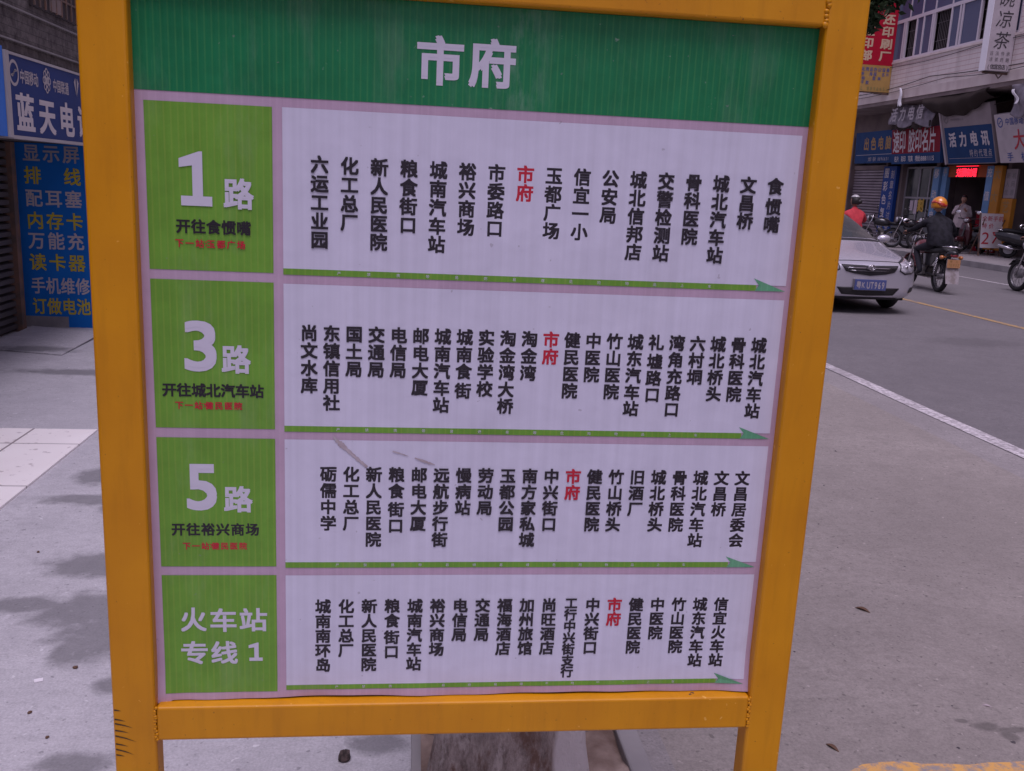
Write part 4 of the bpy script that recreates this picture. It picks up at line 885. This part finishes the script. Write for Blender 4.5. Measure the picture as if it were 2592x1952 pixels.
def decal(name, poly, m, d=Vector((0, 1, 0)), lift=.006, parent=car, cuts=5, mirror=True, bv=None):
    """shape drawn in the plane across direction d, laid on the bodywork with a small thickness"""
    out_ = []
    for s_ in ((1, -1) if mirror else (1,)):
        b = bmesh.new(); vs = [b.verts.new((x*s_, 0, z) if abs(d.y) > .5 else (x*s_, z, 0)) for x, z in poly]; b.faces.new(vs)
        bmesh.ops.triangulate(b, faces=b.faces); bmesh.ops.subdivide_edges(b, edges=b.edges, cuts=cuts, use_grid_fill=True)
        bmesh.ops.triangulate(b, faces=b.faces)
        for v in b.verts:
            o_ = v.co-d*3 if abs(d.y) > .5 else Vector((v.co.x, v.co.y, 3))
            h = (bv or bvh).ray_cast(o_, d)
            if h[0] is not None: v.co = h[0]-d*lift
            else:
                h = (bv or bvh).find_nearest(Vector((v.co.x*.97, .5, v.co.z))); v.co = h[0]-d*lift
        bmesh.ops.recalc_face_normals(b, faces=b.faces)
        me = bpy.data.meshes.new(name); b.to_mesh(me); b.free(); me.materials.append(m)
        for p in me.polygons: p.use_smooth = True
        o = bpy.data.objects.new(name, me); COL.objects.link(o); o.parent = parent; out_.append(o)
        md = o.modifiers.new('t', 'SOLIDIFY'); md.thickness = .004; md.offset = 0
    return out_
gr = decal('grille', [(-.40, .662), (-.10, .658), (0, .65), (.10, .658), (.40, .662), (.34, .575), (.22, .545), (0, .522), (-.22, .545), (-.34, .575)], MT['black'], mirror=False)[0]
for z, wd in ((.622, .345), (.585, .29)): decal('grille_bar', [(-wd, z-.0055), (-wd, z+.0055), (wd, z+.0055), (wd, z-.0055)], MT['chrome'], lift=.014, parent=gr, mirror=False)
em = MB(); em.torus((0, -.030, .632), .046, .007, 'Y', 24, 6); em.torus((0, -.032, .643), .026, .005, 'Y', 18, 6); 
for v in em.b.verts: v.co.z = .632+(v.co.z-.632)*.72; v.co.x *= 1.12
em.tube([(0, -.032, .610), (0, -.032, .66)], .006, 6); em.ball((0, -.018, .632), (.05, .014, .034)); em.build('emblem', MT['chrome'], car, smooth=True)
decal('lower_intake', [(-.44, .365), (.44, .365), (.36, .268), (0, .255), (-.36, .268)], MT['black'], mirror=False)
decal('headlight_housing', [(.415, .595), (.44, .708), (.545, .738), (.70, .775), (.785, .76), (.75, .635), (.63, .562), (.495, .55)], MT['black'], lift=.004)
decal('headlight', [(.43, .60), (.455, .695), (.55, .725), (.70, .76), (.765, .745), (.73, .64), (.62, .575), (.50, .565)], MT['lamp'], lift=.008)
for s_ in (1, -1):
    b = MB()
    for x, z, r_ in ((.515, .640, .026), (.60, .655, .036), (.68, .69, .022)):
        h = bvh.ray_cast(Vector((s_*x, -3, z)), Vector((0, 1, 0)))[0] or Vector((s_*x, .2, z)); b.ball((h.x, h.y-.008, h.z), (r_, .012, r_), u=12, v=8)
    b.build('headlight_bulb', MT['chrome'], car, smooth=True)
decal('fog_lamp', [(.60, .30), (.62, .37), (.72, .385), (.715, .32)], MT['black'], lift=.007)
decal('hood_seam', [(0, .713), (.30, .711), (.50, .703), (.50, .697), (.30, .705), (0, .707)], MT['black'], lift=.002)
for s_ in (1, -1): decal('bonnet_gap', [(s_*.44, .700), (s_*.60, .735), (s_*.70, .768), (s_*.70, .775), (s_*.60, .742), (s_*.44, .707)], MT['black'], lift=.002, mirror=False)
decal('bumper_lip', [(-.60, .232), (.60, .232), (.60, .218), (-.60, .218)], MT['black'], lift=.012, mirror=False)
def strip(name, pts_a, pts_b, m): # ruled surface lifted off the body
    b = MB(); n = 10
    def at(pts, t):
        k = min(int(t*(len(pts)-1)), len(pts)-2); f = t*(len(pts)-1)-k; return Vector(pts[k]).lerp(Vector(pts[k+1]), f)
    g = []
    for i in range(n+1):
        r = []
        for j in range(n+1):
            p = at(pts_a, i/n).lerp(at(pts_b, i/n), j/n); h = bvh.find_nearest(p); q_ = h[0]+h[1]*.006; r.append(b.b.verts.new(q_))
        g.append(r)
    for i in range(n):
        for j in range(n): b.b.faces.new((g[i][j], g[i+1][j], g[i+1][j+1], g[i][j+1]))
    return b.build(name, m, car, smooth=True)
strip('windshield', [(-.66, 1.27, .92), (-.3, 1.24, .97), (0, 1.23, .97), (.3, 1.24, .97), (.66, 1.27, .92)], [(-.525, 1.90, 1.325), (-.25, 1.90, 1.35), (0, 1.90, 1.355), (.25, 1.90, 1.35), (.525, 1.90, 1.325)], MT['carglass'])
strip('wiper_cowl', [(-.69, 1.16, .90), (0, 1.13, .94), (.69, 1.16, .90)], [(-.66, 1.235, .915), (0, 1.205, .955), (.66, 1.235, .915)], MT['black'])
for s_ in (1, -1):
    strip('side_window', [(s_*.77, 1.55, .93), (s_*.78, 2.4, .95), (s_*.76, 3.3, .96)], [(s_*.60, 2.0, 1.29), (s_*.60, 2.5, 1.33), (s_*.59, 3.1, 1.31)], MT['carglass'])
strip('rear_window', [(-.56, 3.95, 1.02), (0, 3.98, 1.03), (.56, 3.95, 1.02)], [(-.48, 3.5, 1.25), (0, 3.5, 1.28), (.48, 3.5, 1.25)], MT['carglass'])
for s_ in (1, -1):
    b = MB(); b.ball((s_*.93, 1.50, .955), (.105, .06, .058), u=16, v=10); mr = b.build('wing_mirror', MT['silver'], car, smooth=True)
    MB().tube([(s_*.80, 1.50, .90), (s_*.87, 1.50, .935)], .02, 6).build('mirror_arm', MT['black'], mr)
for s_ in (1, -1):
    for y in (.87, 3.45):
        b = MB(); b.torus((s_*.745, y, .295), .215, .082, 'X', 36, 12, 1.05); wh = b.build('wheel', MT['tyre'], car, smooth=True)
        b = MB(); b.tube([(s_*.70, y, .295), (s_*.80, y, .295)], .175, 24)
        for k in range(5): a = k*R(72); b.tube([(s_*.805, y, .295), (s_*.805, y+.16*math.cos(a), .295+.16*math.sin(a))], .02, 6)
        b.build('rim', MT['alloy'], wh)
b = MB(); b.box((-.70, .35, .17), (.70, 4.2, .30)); b.build('underbody', MT['black'], car)
lp = MB().box((-.22, -.048, .335), (.22, -.036, .475), .004).build('licence_plate', MT['plateblue'], car)
MB().box((-.226, -.036, .330), (.226, .02, .480), .004).build('plate_holder', MT['alloy'], lp)
lettering('lettering', row('粤K', -.165, -.10, .405, .068, .10)+row('UT969', -.03, .175, .405, .072, .125), MT['txdim'], lp, (0, -.0495, 0), UX, VZ, .02)

# ---- light motorcycle (local +y forward, rear axle at the origin)
def motorcycle(label, cat='motorcycle', paint='mred', group=None):
    o = empty('motorcycle', (0, 0, 0), 0, label, cat, group)
    for y, front in ((0, 0), (1.24, 1)):
        wh = MB().torus((0, y, .285), .243, .042, 'X', 36, 10, 1.05).build('wheel', MT['tyre'], o, smooth=True)
        b = MB(); b.torus((0, y, .285), .205, .014, 'X', 30, 6, 1.6); b.tube([(-.06, y, .285), (.06, y, .285)], .045, 12)
        for k in range(16):
            a = k*math.pi/8; b.tube([(.03*(-1)**k, y, .285), (0, y+.2*math.cos(a), .285+.2*math.sin(a))], .003, 4)
        b.build('rim', MT['alloy'], wh)
    b = MB()
    for s_ in (-1, 1):
        b.tube([(s_*.07, 0, .285), (s_*.07, .42, .30), (s_*.09, .75, .36), (s_*.05, .95, .62), (0, 1.02, .82)], .017, 6)
        b.tube([(s_*.09, -.30, .70), (s_*.09, .1, .66), (s_*.07, .55, .62), (0, 1.0, .80)], .014, 6); b.tube([(s_*.09, .05, .66), (s_*.08, .42, .32)], .014, 6)
        b.tube([(s_*.10, .36, .27), (s_*.24, .36, .26)], .016, 6)
    b.build('frame', MT['black'], o)
    b = MB(); b.box((-.11, .42, .22), (.11, .78, .42), .04); b.tube([(0, .66, .36), (0, .82, .56)], .075, 12)
    for k in range(5): b.tube([(0, .70+k*.022, .41+k*.026), (0, .706+k*.022, .417+k*.026)], .095, 14)
    b.build('engine', MT['engine'], o, smooth=False)
    b = MB(); b.tube([(.05, .82, .42), (.10, .95, .30), (.13, .75, .20), (.14, .35, .22)], .02, 8); b.tube([(.14, .36, .22), (.15, -.25, .33)], [.035, .042], 10); b.build('exhaust', MT['chrome'], o, smooth=True)
    b = MB(); b.loft([[(wx*math.cos(a), y, zc+hz*math.sin(a)) for a in [2*math.pi*k/12 for k in range(12)]] for y, wx, zc, hz in ((.50, .07, .70, .05), (.58, .12, .71, .10), (.72, .145, .735, .13), (.88, .13, .74, .12), (1.0, .06, .74, .06))])
    b.build('fuel_tank', MT[paint], o, smooth=True)
    b = MB(); b.loft([[(sx*wx, y, z) for sx, z in ((-1, z0), (-1.02, z1-.02), (-.8, z1), (.8, z1), (1.02, z1-.02), (1, z0))] for y, wx, z0, z1 in ((-.32, .09, .70, .755), (-.2, .125, .69, .775), (.1, .14, .67, .745), (.4, .125, .66, .735), (.58, .08, .67, .755))]); b.build('seat', MT['seatv'], o, smooth=True)
    for s_ in (-1, 1):
        b = MB(); b.prism([(s_*.115, .12, .45), (s_*.115, .42, .44), (s_*.10, .52, .63), (s_*.115, .05, .66), (s_*.115, -.15, .68)], (s_*.018, 0, 0)); b.build('side_cover', MT['mblack'], o)
        b = MB(); b.tube([(s_*.115, .0, .30), (s_*.115, -.06, .62)], .018, 8)
        for k in range(9): b.tube([(s_*.115, -.014-k*.006, .37+k*.026), (s_*.115, -.015-k*.006, .378+k*.026)], .030, 8)
        b.build('shock_absorber', MT['chrome'], o, smooth=True)
        b = MB(); b.tube([(s_*.085, 1.24, .285), (s_*.075, 1.05, .78), (s_*.07, 1.02, .92)], .018, 8); b.build('fork', MT['chrome'], o, smooth=True)
        b = MB(); b.tube([(s_*.02, 1.0, .92), (s_*.14, .98, .97), (s_*.30, .86, .98)], .012, 6); b.tube([(s_*.30, .86, .98), (s_*.385, .81, .975)], .018, 8); b.build('handlebar', MT['black'], o)
        b = MB(); b.tube([(s_*.26, .90, .98), (s_*.30, .92, 1.14)], .007, 5); mm = b.build('mirror', MT['black'], o); b = MB(); b.ball((s_*.33, .92, 1.17), (.075, .018, .045)); b.build('mirror_back', MT['black'], mm, smooth=True); MB().ball((s_*.33, .906, 1.17), (.066, .009, .038)).build('mirror_glass', MT['mirrorg'], mm, smooth=True)
        b = MB(); b.ball((s_*.16, -.32, .62), (.035, .045, .035)); b.tube([(s_*.06, -.30, .63), (s_*.14, -.32, .62)], .01, 5); b.build('turn_signal', MT['amber'], o, smooth=True)
    b = MB()
    for k in range(13):
        a0, a1 = R(35+k*10), R(45+k*10)
        for r_ in (.30,): b.quad((-.06, 1.24+r_*math.cos(a0), .285+r_*math.sin(a0)), (.06, 1.24+r_*math.cos(a0), .285+r_*math.sin(a0)), (.06, 1.24+r_*math.cos(a1), .285+r_*math.sin(a1)), (-.06, 1.24+r_*math.cos(a1), .285+r_*math.sin(a1)))
    ff = b.build('front_fender', MT[paint], o, smooth=True); md = ff.modifiers.new('t', 'SOLIDIFY'); md.thickness = .006
    b = MB(); b.ball((0, 1.08, .84), (.10, .10, .10)); hl = b.build('headlight', MT['mblack'], o, smooth=True); MB().ball((0, 1.155, .84), (.082, .04, .082)).build('headlight_lens', MT['lamp'], hl, smooth=True)
    b = MB(); b.prism([(-.085, -.36, .60), (.085, -.36, .60), (.115, -.43, .34), (.105, -.47, .19), (-.105, -.47, .19), (-.115, -.43, .34)], (0, -.012, 0)); b.build('mud_flap', MT['flap'], o)
    b = MB(); b.loft([[(sx*wx, y, z0+dz*hz) for sx, dz in ((-1, 0), (-1, .7), (-.6, 1), (.6, 1), (1, .7), (1, 0))] for y, wx, z0, hz in ((-.12, .10, .62, .10), (-.34, .085, .63, .10), (-.46, .05, .67, .06))]); b.build('rear_cowl', MT['mblack'], o, smooth=True)
    MB().ball((0, -.43, .66), (.07, .035, .035)).build('tail_light', MT['tail'], o, smooth=True)
    b = MB(); b.box((-.11, -.445, .455), (.11, -.44, .595), .004); pl = b.build('licence_plate', MT['mplate'], o)
    lettering('lettering', row('粤K', -.05, .05, .562, .045)+row('7K932', -.075, .075, .505, .05, .07), MT['txgold'], pl, (0, -.4465, 0), UX, VZ, .01)
    b = MB()
    for s_ in (-1, 1): b.tube([(s_*.12, .0, .78), (s_*.13, -.35, .80), (s_*.08, -.48, .80)], .012, 6)
    b.tube([(-.08, -.48, .80), (.08, -.48, .80)], .012, 6); b.tube([(-.13, -.3, .80), (.13, -.3, .80)], .010, 6); b.build('rear_rack', MT['chrome'], o, smooth=True)
    return o
m1 = motorcycle('red motorcycle ridden away from us by the person in the yellow helmet', paint='mred', group='motorcycles on the road')
m1.location = (9.12, 14.98, 0); m1.rotation_euler = (0, 0, R(-7))
m2 = copy_tree(m1); m2['label'] = 'motorcycle entering at the picture edge, only its front wheel and handlebar in view'; m2.location = (11.10, 14.42, 0); m2.rotation_euler = (0, 0, R(2)); swap_mat(m2, MT['mred'], MT['mblack'])
m3 = copy_tree(m1); m3['label'] = 'motorcycle mostly hidden behind the silver car, under the rider in red'; m3.location = (9.95, 19.75, 0); m3.rotation_euler = (0, 0, 0); swap_mat(m3, MT['mred'], MT['mblack'])
PK = 'motorcycles parked on the far pavement'
for x, y, rz, pa, lab in ((13.9+.9, 26.3, 62, 'mblack', 'black motorcycle parked on the far pavement beside the blue banner'), (14.6+.9, 25.9, 70, 'mblack', 'parked black motorcycle between the maroon one and the black one by the blue banner'), (15.4+.7, 25.7, 78, 'mmaroon', 'parked motorcycle with a maroon tank in front of the print shop glass')):
    k = copy_tree(m1); k.location = (x, y, .15); k.rotation_euler = (0, R(5), R(rz)); k['label'] = lab; k['group'] = PK
    if pa != 'mred': swap_mat(k, MT['mred'], MT[pa])
# ---- step-through scooter
def scooter(label, group=None):
    o = empty('scooter', (0, 0, 0), 0, label, 'scooter', group)
    for y in (0, 1.18):
        wh = MB().torus((0, y, .225), .175, .05, 'X', 30, 10, 1.1).build('wheel', MT['tyre'], o, smooth=True); b = MB(); b.tube([(-.05, y, .225), (.05, y, .225)], .12, 18); b.tube([(-.07, y, .225), (.07, y, .225)], .05, 12); b.build('rim', MT['alloy'], wh)
    b = MB(); b.loft([[(sx*wx, y, z0+dz*(z1-z0)) for sx, dz in ((-.7, 0), (-1, .3), (-.95, .85), (-.6, 1), (.6, 1), (.95, .85), (1, .3), (.7, 0))] for y, wx, z0, z1 in ((-.38, .07, .58, .66), (-.25, .15, .46, .70), (.0, .19, .40, .70), (.3, .19, .30, .68), (.45, .15, .24, .60))]); b.build('rear_body', MT['mblack'], o, smooth=True)
    b = MB(); b.loft([[(sx*wx, y, z) for sx, z in ((-1, z0), (-1, z1-.03), (-.7, z1), (.7, z1), (1, z1-.03), (1, z0))] for y, wx, z0, z1 in ((-.30, .09, .69, .75), (-.1, .15, .69, .79), (.25, .15, .68, .755), (.48, .09, .66, .74))]); b.build('seat', MT['seatv'], o, smooth=True)
    b = MB(); b.box((-.16, .38, .22), (.16, .88, .28), .02); b.build('footboard', MT['black'], o)
    b = MB(); b.loft([[(sx*wx, y0+dy, z) for sx, dy in ((-1, 0), (-.6, .07), (.6, .07), (1, 0), (.6, .03), (-.6, .03))] for y0, wx, z in ((.88, .12, .24), (.92, .20, .45), (.95, .20, .65), (.93, .13, .86))]); b.build('front_shield', MT['mmaroon'], o, smooth=True)
    b = MB(); b.tube([(0, 1.18, .225), (0, .98, .80)], .03, 8); b.build('fork', MT['black'], o)
    b = MB(); b.ball((0, .93, .93), (.12, .09, .08)); b.build('headlight_cowl', MT['mmaroon'], o, smooth=True); MB().ball((0, 1.0, .93), (.07, .03, .045)).build('headlight', MT['lamp'], o, smooth=True)
    b = MB(); b.ball((0, 1.18, .40), (.075, .24, .10)); b.build('front_fender', MT['mmaroon'], o, smooth=True)
    for s_ in (-1, 1):
        b = MB(); b.tube([(0, .93, .95), (s_*.22, .88, .98), (s_*.34, .82, .98)], .016, 6); b.build('handlebar', MT['black'], o)
        b = MB(); b.tube([(s_*.2, .90, .98), (s_*.27, .92, 1.12)], .007, 5); mm = b.build('mirror', MT['black'], o); MB().ball((s_*.30, .92, 1.15), (.07, .02, .045)).build('mirror_glass', MT['mirrorg'], mm, smooth=True)
    MB().ball((0, -.37, .60), (.10, .05, .04)).build('tail_light', MT['tail'], o, smooth=True)
    b = MB(); b.tube([(.17, .3, .28), (.2, .05, .26), (.21, -.25, .34)], [.03, .05, .055], 10); b.build('exhaust', MT['chrome'], o, smooth=True)
    b = MB(); b.tube([(-.1, .0, .70), (-.12, -.36, .76), (.12, -.36, .76), (.1, .0, .70)], .014, 6); b.build('rear_rack', MT['chrome'], o, smooth=True)
    b = MB(); b.tube([(-.12, .42, .24), (-.2, .40, .02)], .012, 6); b.build('kickstand', MT['black'], o)
    return o
s1 = scooter('black scooter parked on the far pavement in front of the white sandwich board'); s1.location = (16.05, 23.35, .15); s1.rotation_euler = (0, 0, R(-128))
s2 = copy_tree(s1); s2['label'] = 'maroon fronted scooter parked behind the yellow helmeted rider, facing the red counter'; s2.location = (16.35, 25.0, .15); s2.rotation_euler = (0, 0, R(118))

# ================================================================= PEOPLE
def skinmesh(V, E):
    me = bpy.data.meshes.new('fig'); me.from_pydata([v[1] for v in V], [], []); me.clear_geometry()
    me.from_pydata([v[1] for v in V], E, []); o = bpy.data.objects.new('fig', me); COL.objects.link(o)
    md = o.modifiers.new('k', 'SKIN'); md.use_smooth_shade = True
    if not me.skin_vertices: me.attributes
    for i, v in enumerate(V):
        sv_ = me.skin_vertices[0].data[i]; rr_ = v[2]; sv_.radius = rr_ if isinstance(rr_, tuple) else (rr_, rr_); sv_.use_root = (i == 0)
    s_ = o.modifiers.new('s', 'SUBSURF'); s_.levels = 2; s_.render_levels = 2
    bpy.context.view_layer.update(); ev = o.evaluated_get(bpy.context.evaluated_depsgraph_get()); r = bpy.data.meshes.new_from_object(ev)
    bpy.data.objects.remove(o); return r
def person(label, loc, rz, J, dress, face=True, group=None, scale=1.):
    """J: joint name -> point; dress: (torso, legs, shoe, arm) materials. One continuous body mesh; hair, helmet are children."""
    J = {k: Vector(v) for k, v in J.items()}
    names = ['pelvis', 'waist', 'chest', 'neck', 'headb', 'shL', 'elL', 'wrL', 'shR', 'elR', 'wrR', 'hipL', 'knL', 'anL', 'toL', 'hipR', 'knR', 'anR', 'toR']
    rad = dict(pelvis=(.150, .115), waist=(.135, .105), chest=(.160, .115), neck=.055, headb=.055, shL=.070, shR=.070, elL=.047, elR=.047, wrL=.034, wrR=.034, hipL=.092, hipR=.092, knL=.060, knR=.060, anL=.044, anR=.044, toL=.036, toR=.036)
    V = [(n, J[n], rad[n]) for n in names]; ix = {n: i for i, n in enumerate(names)}
    E = [(ix[a], ix[c]) for a, c in (('pelvis', 'waist'), ('waist', 'chest'), ('chest', 'neck'), ('neck', 'headb'), ('chest', 'shL'), ('shL', 'elL'), ('elL', 'wrL'), ('chest', 'shR'), ('shR', 'elR'), ('elR', 'wrR'), ('pelvis', 'hipL'), ('hipL', 'knL'), ('knL', 'anL'), ('anL', 'toL'), ('pelvis', 'hipR'), ('hipR', 'knR'), ('knR', 'anR'), ('anR', 'toR'))]
    me = skinmesh(V, E); b = bmesh.new(); b.from_mesh(me)
    nbody = len(b.verts)
    # head: an egg with jaw, nose, ears and eye sockets
    up_ = (J['headt']-J['headb']).normalized(); fc = (J['face']-J['headb']); fc = (fc-up_*fc.dot(up_)).normalized(); sd_ = fc.cross(up_); c = (J['headt']+J['headb'])/2; hh = (J['headt']-J['headb']).length/2*1.12
    g = bmesh.ops.create_uvsphere(b, u_segments=24, v_segments=18, radius=1.)
    for v in g['verts']:
        x, y, z = v.co; k = 1-.22*max(0, -z)**1.5; px, py, pz = x*.66*k, y*.82*(1-.10*max(0, -z)), z
        if y > .55 and abs(x) < .22 and -.30 < z < .16: py += .16*(1-abs(x)/.22)*(1-abs(z+.12)/.3)
        if y > .5 and .16 < abs(x) < .50 and .02 < z < .24: py -= .07
        if y > .6 and abs(x) < .32 and -.56 < z < -.42: py += .04
        v.co = c+(sd_*px+fc*py+up_*pz)*hh
    for s_ in (-1, 1):
        g = bmesh.ops.create_uvsphere(b, u_segments=8, v_segments=6, radius=1.)
        for v in g['verts']: v.co = c+(sd_*(s_*.68+v.co.x*.07)+fc*(-.04+v.co.y*.17)+up_*(-.02+v.co.z*.25))*hh
    # hands: palm with four unequal bent fingers and a thumb at its side
    for s_, S_ in ((-1, 'L'), (1, 'R')):
        d = (J['wr'+S_]-J['el'+S_]).normalized(); dn = J.get('palm'+S_, Vector((0, 0, -1))); dn = (dn-d*dn.dot(d)).normalized(); lat = d.cross(dn)*(-s_)
        mb = MB(); W0 = J['wr'+S_]
        mb.loft([[W0+d*t+lat*(wx*math.cos(a))+dn*(tk*math.sin(a)) for a in [2*math.pi*k/8 for k in range(8)]] for t, wx, tk in ((-.01, .026, .020), (.03, .036, .019), (.07, .042, .016), (.088, .038, .012))])
        for k, (o_, L) in enumerate(((-.030, .062), (-.010, .072), (.010, .068), (.029, .054))):
            p = W0+d*.084+lat*o_; e1 = p+(d+dn*.35).normalized()*L*.45; e2 = e1+(d*.5+dn).normalized()*L*.33; e3 = e2+(dn-d*.5).normalized()*L*.25; mb.tube([p, e1, e2, e3], [.0088, .0082, .0074, .006], 6)
        p = W0+d*.03-lat*.032; mb.tube([p, p+(d*.6-lat*.8+dn*.3).normalized()*.034, p+(d*.6-lat*.8+dn*.3).normalized()*.034+(d+dn*.8).normalized()*.028], [.011, .010, .008], 6)
        m2_ = bpy.data.meshes.new('h'); mb.b.to_mesh(m2_); mb.b.free(); b.from_mesh(m2_); bpy.data.meshes.remove(m2_)
    bmesh.ops.recalc_face_normals(b, faces=b.faces); b.verts.ensure_lookup_table()
    seg = [('pelvis', 'waist', 1), ('waist', 'chest', 1), ('chest', 'neck', 1), ('chest', 'shL', 1), ('shL', 'elL', 1), ('elL', 'wrL', 1), ('chest', 'shR', 1), ('shR', 'elR', 1), ('elR', 'wrR', 1), ('pelvis', 'hipL', 2), ('hipL', 'knL', 2), ('knL', 'anL', 2), ('pelvis', 'hipR', 2), ('hipR', 'knR', 2), ('knR', 'anR', 2), ('anL', 'toL', 3), ('anR', 'toR', 3), ('neck', 'headb', 0)]
    for f in b.faces:
        if max(v.index for v in f.verts) >= nbody: f.material_index = 0; f.smooth = True; continue
        p = f.calc_center_median(); best = (9, 0)
        for a, c_, mi in seg:
            A, B_ = J[a], J[c_]; t = max(0, min(1, (p-A).dot(B_-A)/max(1e-6, (B_-A).length_squared))); best = min(best, ((p-A.lerp(B_, t)).length-.3*rad[a][0] if isinstance(rad[a], tuple) else (p-A.lerp(B_, t)).length, mi))
        f.material_index = best[1]; f.smooth = True
    out_ = bpy.data.meshes.new('person'); b.to_mesh(out_); b.free()
    for x in (MT['skin'],)+dress: out_.materials.append(x)
    o = bpy.data.objects.new('person', out_); COL.objects.link(o); o.location = loc; o.rotation_euler = (0, 0, rz); o.scale = (scale,)*3
    tag(o, label, 'person', group); return o, c, sd_, fc, up_, hh
def cap_mesh(name, c, sd_, fc, up_, hh, m, fn, parent):
    b = MB(); g = bmesh.ops.create_uvsphere(b.b, u_segments=28, v_segments=20, radius=1.); kill = []
    for v in g['verts']:
        r = fn(*v.co)
        if r is None: kill.append(v); continue
        v.co = c+(sd_*r[0]+fc*r[1]+up_*r[2])*hh
    bmesh.ops.delete(b.b, geom=kill, context='VERTS'); o = b.build(name, m, parent, smooth=True, recalc=False); md = o.modifiers.new('t', 'SOLIDIFY'); md.thickness = .008; md.offset = 1; return o
def hair(o, c, sd_, fc, up_, hh, long_=0., m=None):
    def fn(x, y, z):
        if y > .25+.6*max(0, z-.1) and z < .48: return None
        if z < -.15-long_: return None
        n = 1+.06*math.sin(x*9+z*5)*math.cos(y*8); return (x*.74*n, y*.90*n-.02, z*1.06*n)
    return cap_mesh('hair', c, sd_, fc, up_, hh, m or MT['hair'], fn, o)
def seated(lean=.12, arms=(.86, .975), hx=.36):
    return dict(pelvis=(0, .18, .82), waist=(0, .20, .97), chest=(0, .24+lean, 1.16), neck=(0, .26+lean*1.3, 1.30), headb=(0, .28+lean*1.4, 1.36), headt=(0, .29+lean*1.5, 1.575), face=(0, 1.2, 1.36),
     shL=(-.18, .25+lean, 1.20), elL=(-.36, .48, 1.04), wrL=(-hx+.01, arms[0]-.11, arms[1]+.025), shR=(.18, .25+lean, 1.20), elR=(.36, .48, 1.04), wrR=(hx-.01, arms[0]-.11, arms[1]+.025),
     hipL=(-.10, .20, .80), knL=(-.23, .58, .70), anL=(-.20, .36, .33), toL=(-.21, .50, .285), hipR=(.10, .20, .80), knR=(.23, .58, .70), anR=(.20, .36, .33), toR=(.21, .50, .285))
JD = (MT['jacket'], MT['trous'], MT['shoe'])
def helmet(o, c, sd_, fc, up_, hh, m, m2=None, open_=True):
    def fn(x, y, z):
        if y > .45 and z < .38: return None
        if z < -.52: return None
        return (x*1.02, y*1.12-.02, z*1.12+.10)
    h = cap_mesh('helmet', c, sd_, fc, up_, hh, m, fn, o)
    if m2:
        def f2(x, y, z):
            if y > .42 and z < .40: return None
            if y > .5 or z > .72 or z < -.42 or abs(z-.06+.55*(x+.35)) > .26+.22*max(0, x+.6): return None
            return (x*1.06, y*1.16-.02, z*1.16+.10)
        cap_mesh('helmet_stripe', c, sd_, fc, up_, hh, m2, f2, h)
    def f3(x, y, z):
        if y < .35 or z > .40 or z < -.10: return None
        return (x*1.04, y*1.18, z*1.12+.08)
    cap_mesh('visor', c, sd_, fc, up_, hh, MT['visor'], f3, h); return h
pr = person('person in a black jacket and yellow flame helmet riding the red motorcycle away', (9.12, 14.98, 0), R(-7), seated(.10), JD)
helmet(*pr, MT['hely'], MT['helr'])
b = MB()
for y in (.0,): pass
b.loft([[(wx*math.cos(a), yc+wy*math.sin(a), z) for a in [2*math.pi*k/20 for k in range(20)]] for z, wx, wy, yc in ((.79, .22, .17, .18), (.86, .225, .175, .19), (1.0, .21, .16, .235), (1.12, .225, .15, .31), (1.20, .20, .12, .345), (1.27, .12, .09, .37))], cap=False)
jk = b.build('jacket', MT['jacket'], pr[0], smooth=True); md = jk.modifiers.new('d', 'DISPLACE'); tx = bpy.data.textures.new('cloth', 'CLOUDS'); tx.noise_scale = .09; md.texture = tx; md.strength = .025; md.mid_level = .5
pr2 = person('person in a dark jacket riding in at the picture edge, hand on the handlebar', (11.10, 14.42, 0), R(2), seated(.10), (MT['brownjk'], MT['jeans'], MT['shoe'])); helmet(*pr2, MT['mblack'])
pr3 = person('person in a red top seen from behind, riding beyond the silver car', (9.95, 19.75, 0), R(0), {**seated(.04), 'face': (-.5, 1.2, 1.36)}, (MT['redtop'], MT['jeans'], MT['shoe']))
hair(*pr3, long_=.45)
MB().ball((.07, .27, 1.455), (.06, .06, .055)).build('hair_bun', MT['hair'], pr3[0], smooth=True)
cap_mesh('cap', *pr3[1:], MT['helg'], lambda x, y, z: None if z < .52 else (x*.82, y*.98-.02, z*1.14), pr3[0])
std = dict(pelvis=(0, 0, .90), waist=(0, .0, 1.04), chest=(0, .0, 1.24), neck=(0, .01, 1.40), headb=(0, .03, 1.45), headt=(0, .06, 1.655), face=(.3, 1, 1.40), shL=(-.18, 0, 1.30), elL=(-.25, .02, 1.04), wrL=(-.10, .20, 1.20), shR=(.18, 0, 1.30), elR=(.26, .06, 1.10), wrR=(.10, .17, 1.36),
  hipL=(-.095, 0, .87), knL=(-.11, .03, .48), anL=(-.11, -.01, .08), toL=(-.13, .15, .035), hipR=(.095, 0, .87), knR=(.12, .02, .48), anR=(.12, -.02, .08), toR=(.15, .13, .035), palmR=(-1, .2, 0), palmL=(0, -.2, 1))
pr4 = person('person in a loose white jacket standing by the red counter, hand at the face', (16.05, 25.7, .15), R(150), std, (MT['whitejk'], MT['trous'], MT['shoe']), scale=.97)
hair(*pr4)
b = MB(); b.loft([[(wx*math.cos(a), wy*math.sin(a), z) for a in [2*math.pi*k/20 for k in range(20)]] for z, wx, wy in ((.72, .235, .17), (.9, .225, .165), (1.08, .20, .15), (1.25, .215, .145), (1.33, .19, .12), (1.39, .10, .085))], cap=False)
jk = b.build('jacket', MT['whitejk'], pr4[0], smooth=True); md = jk.modifiers.new('d', 'DISPLACE'); md.texture = tx; md.strength = .03

bpy.data.objects.remove(_fo)
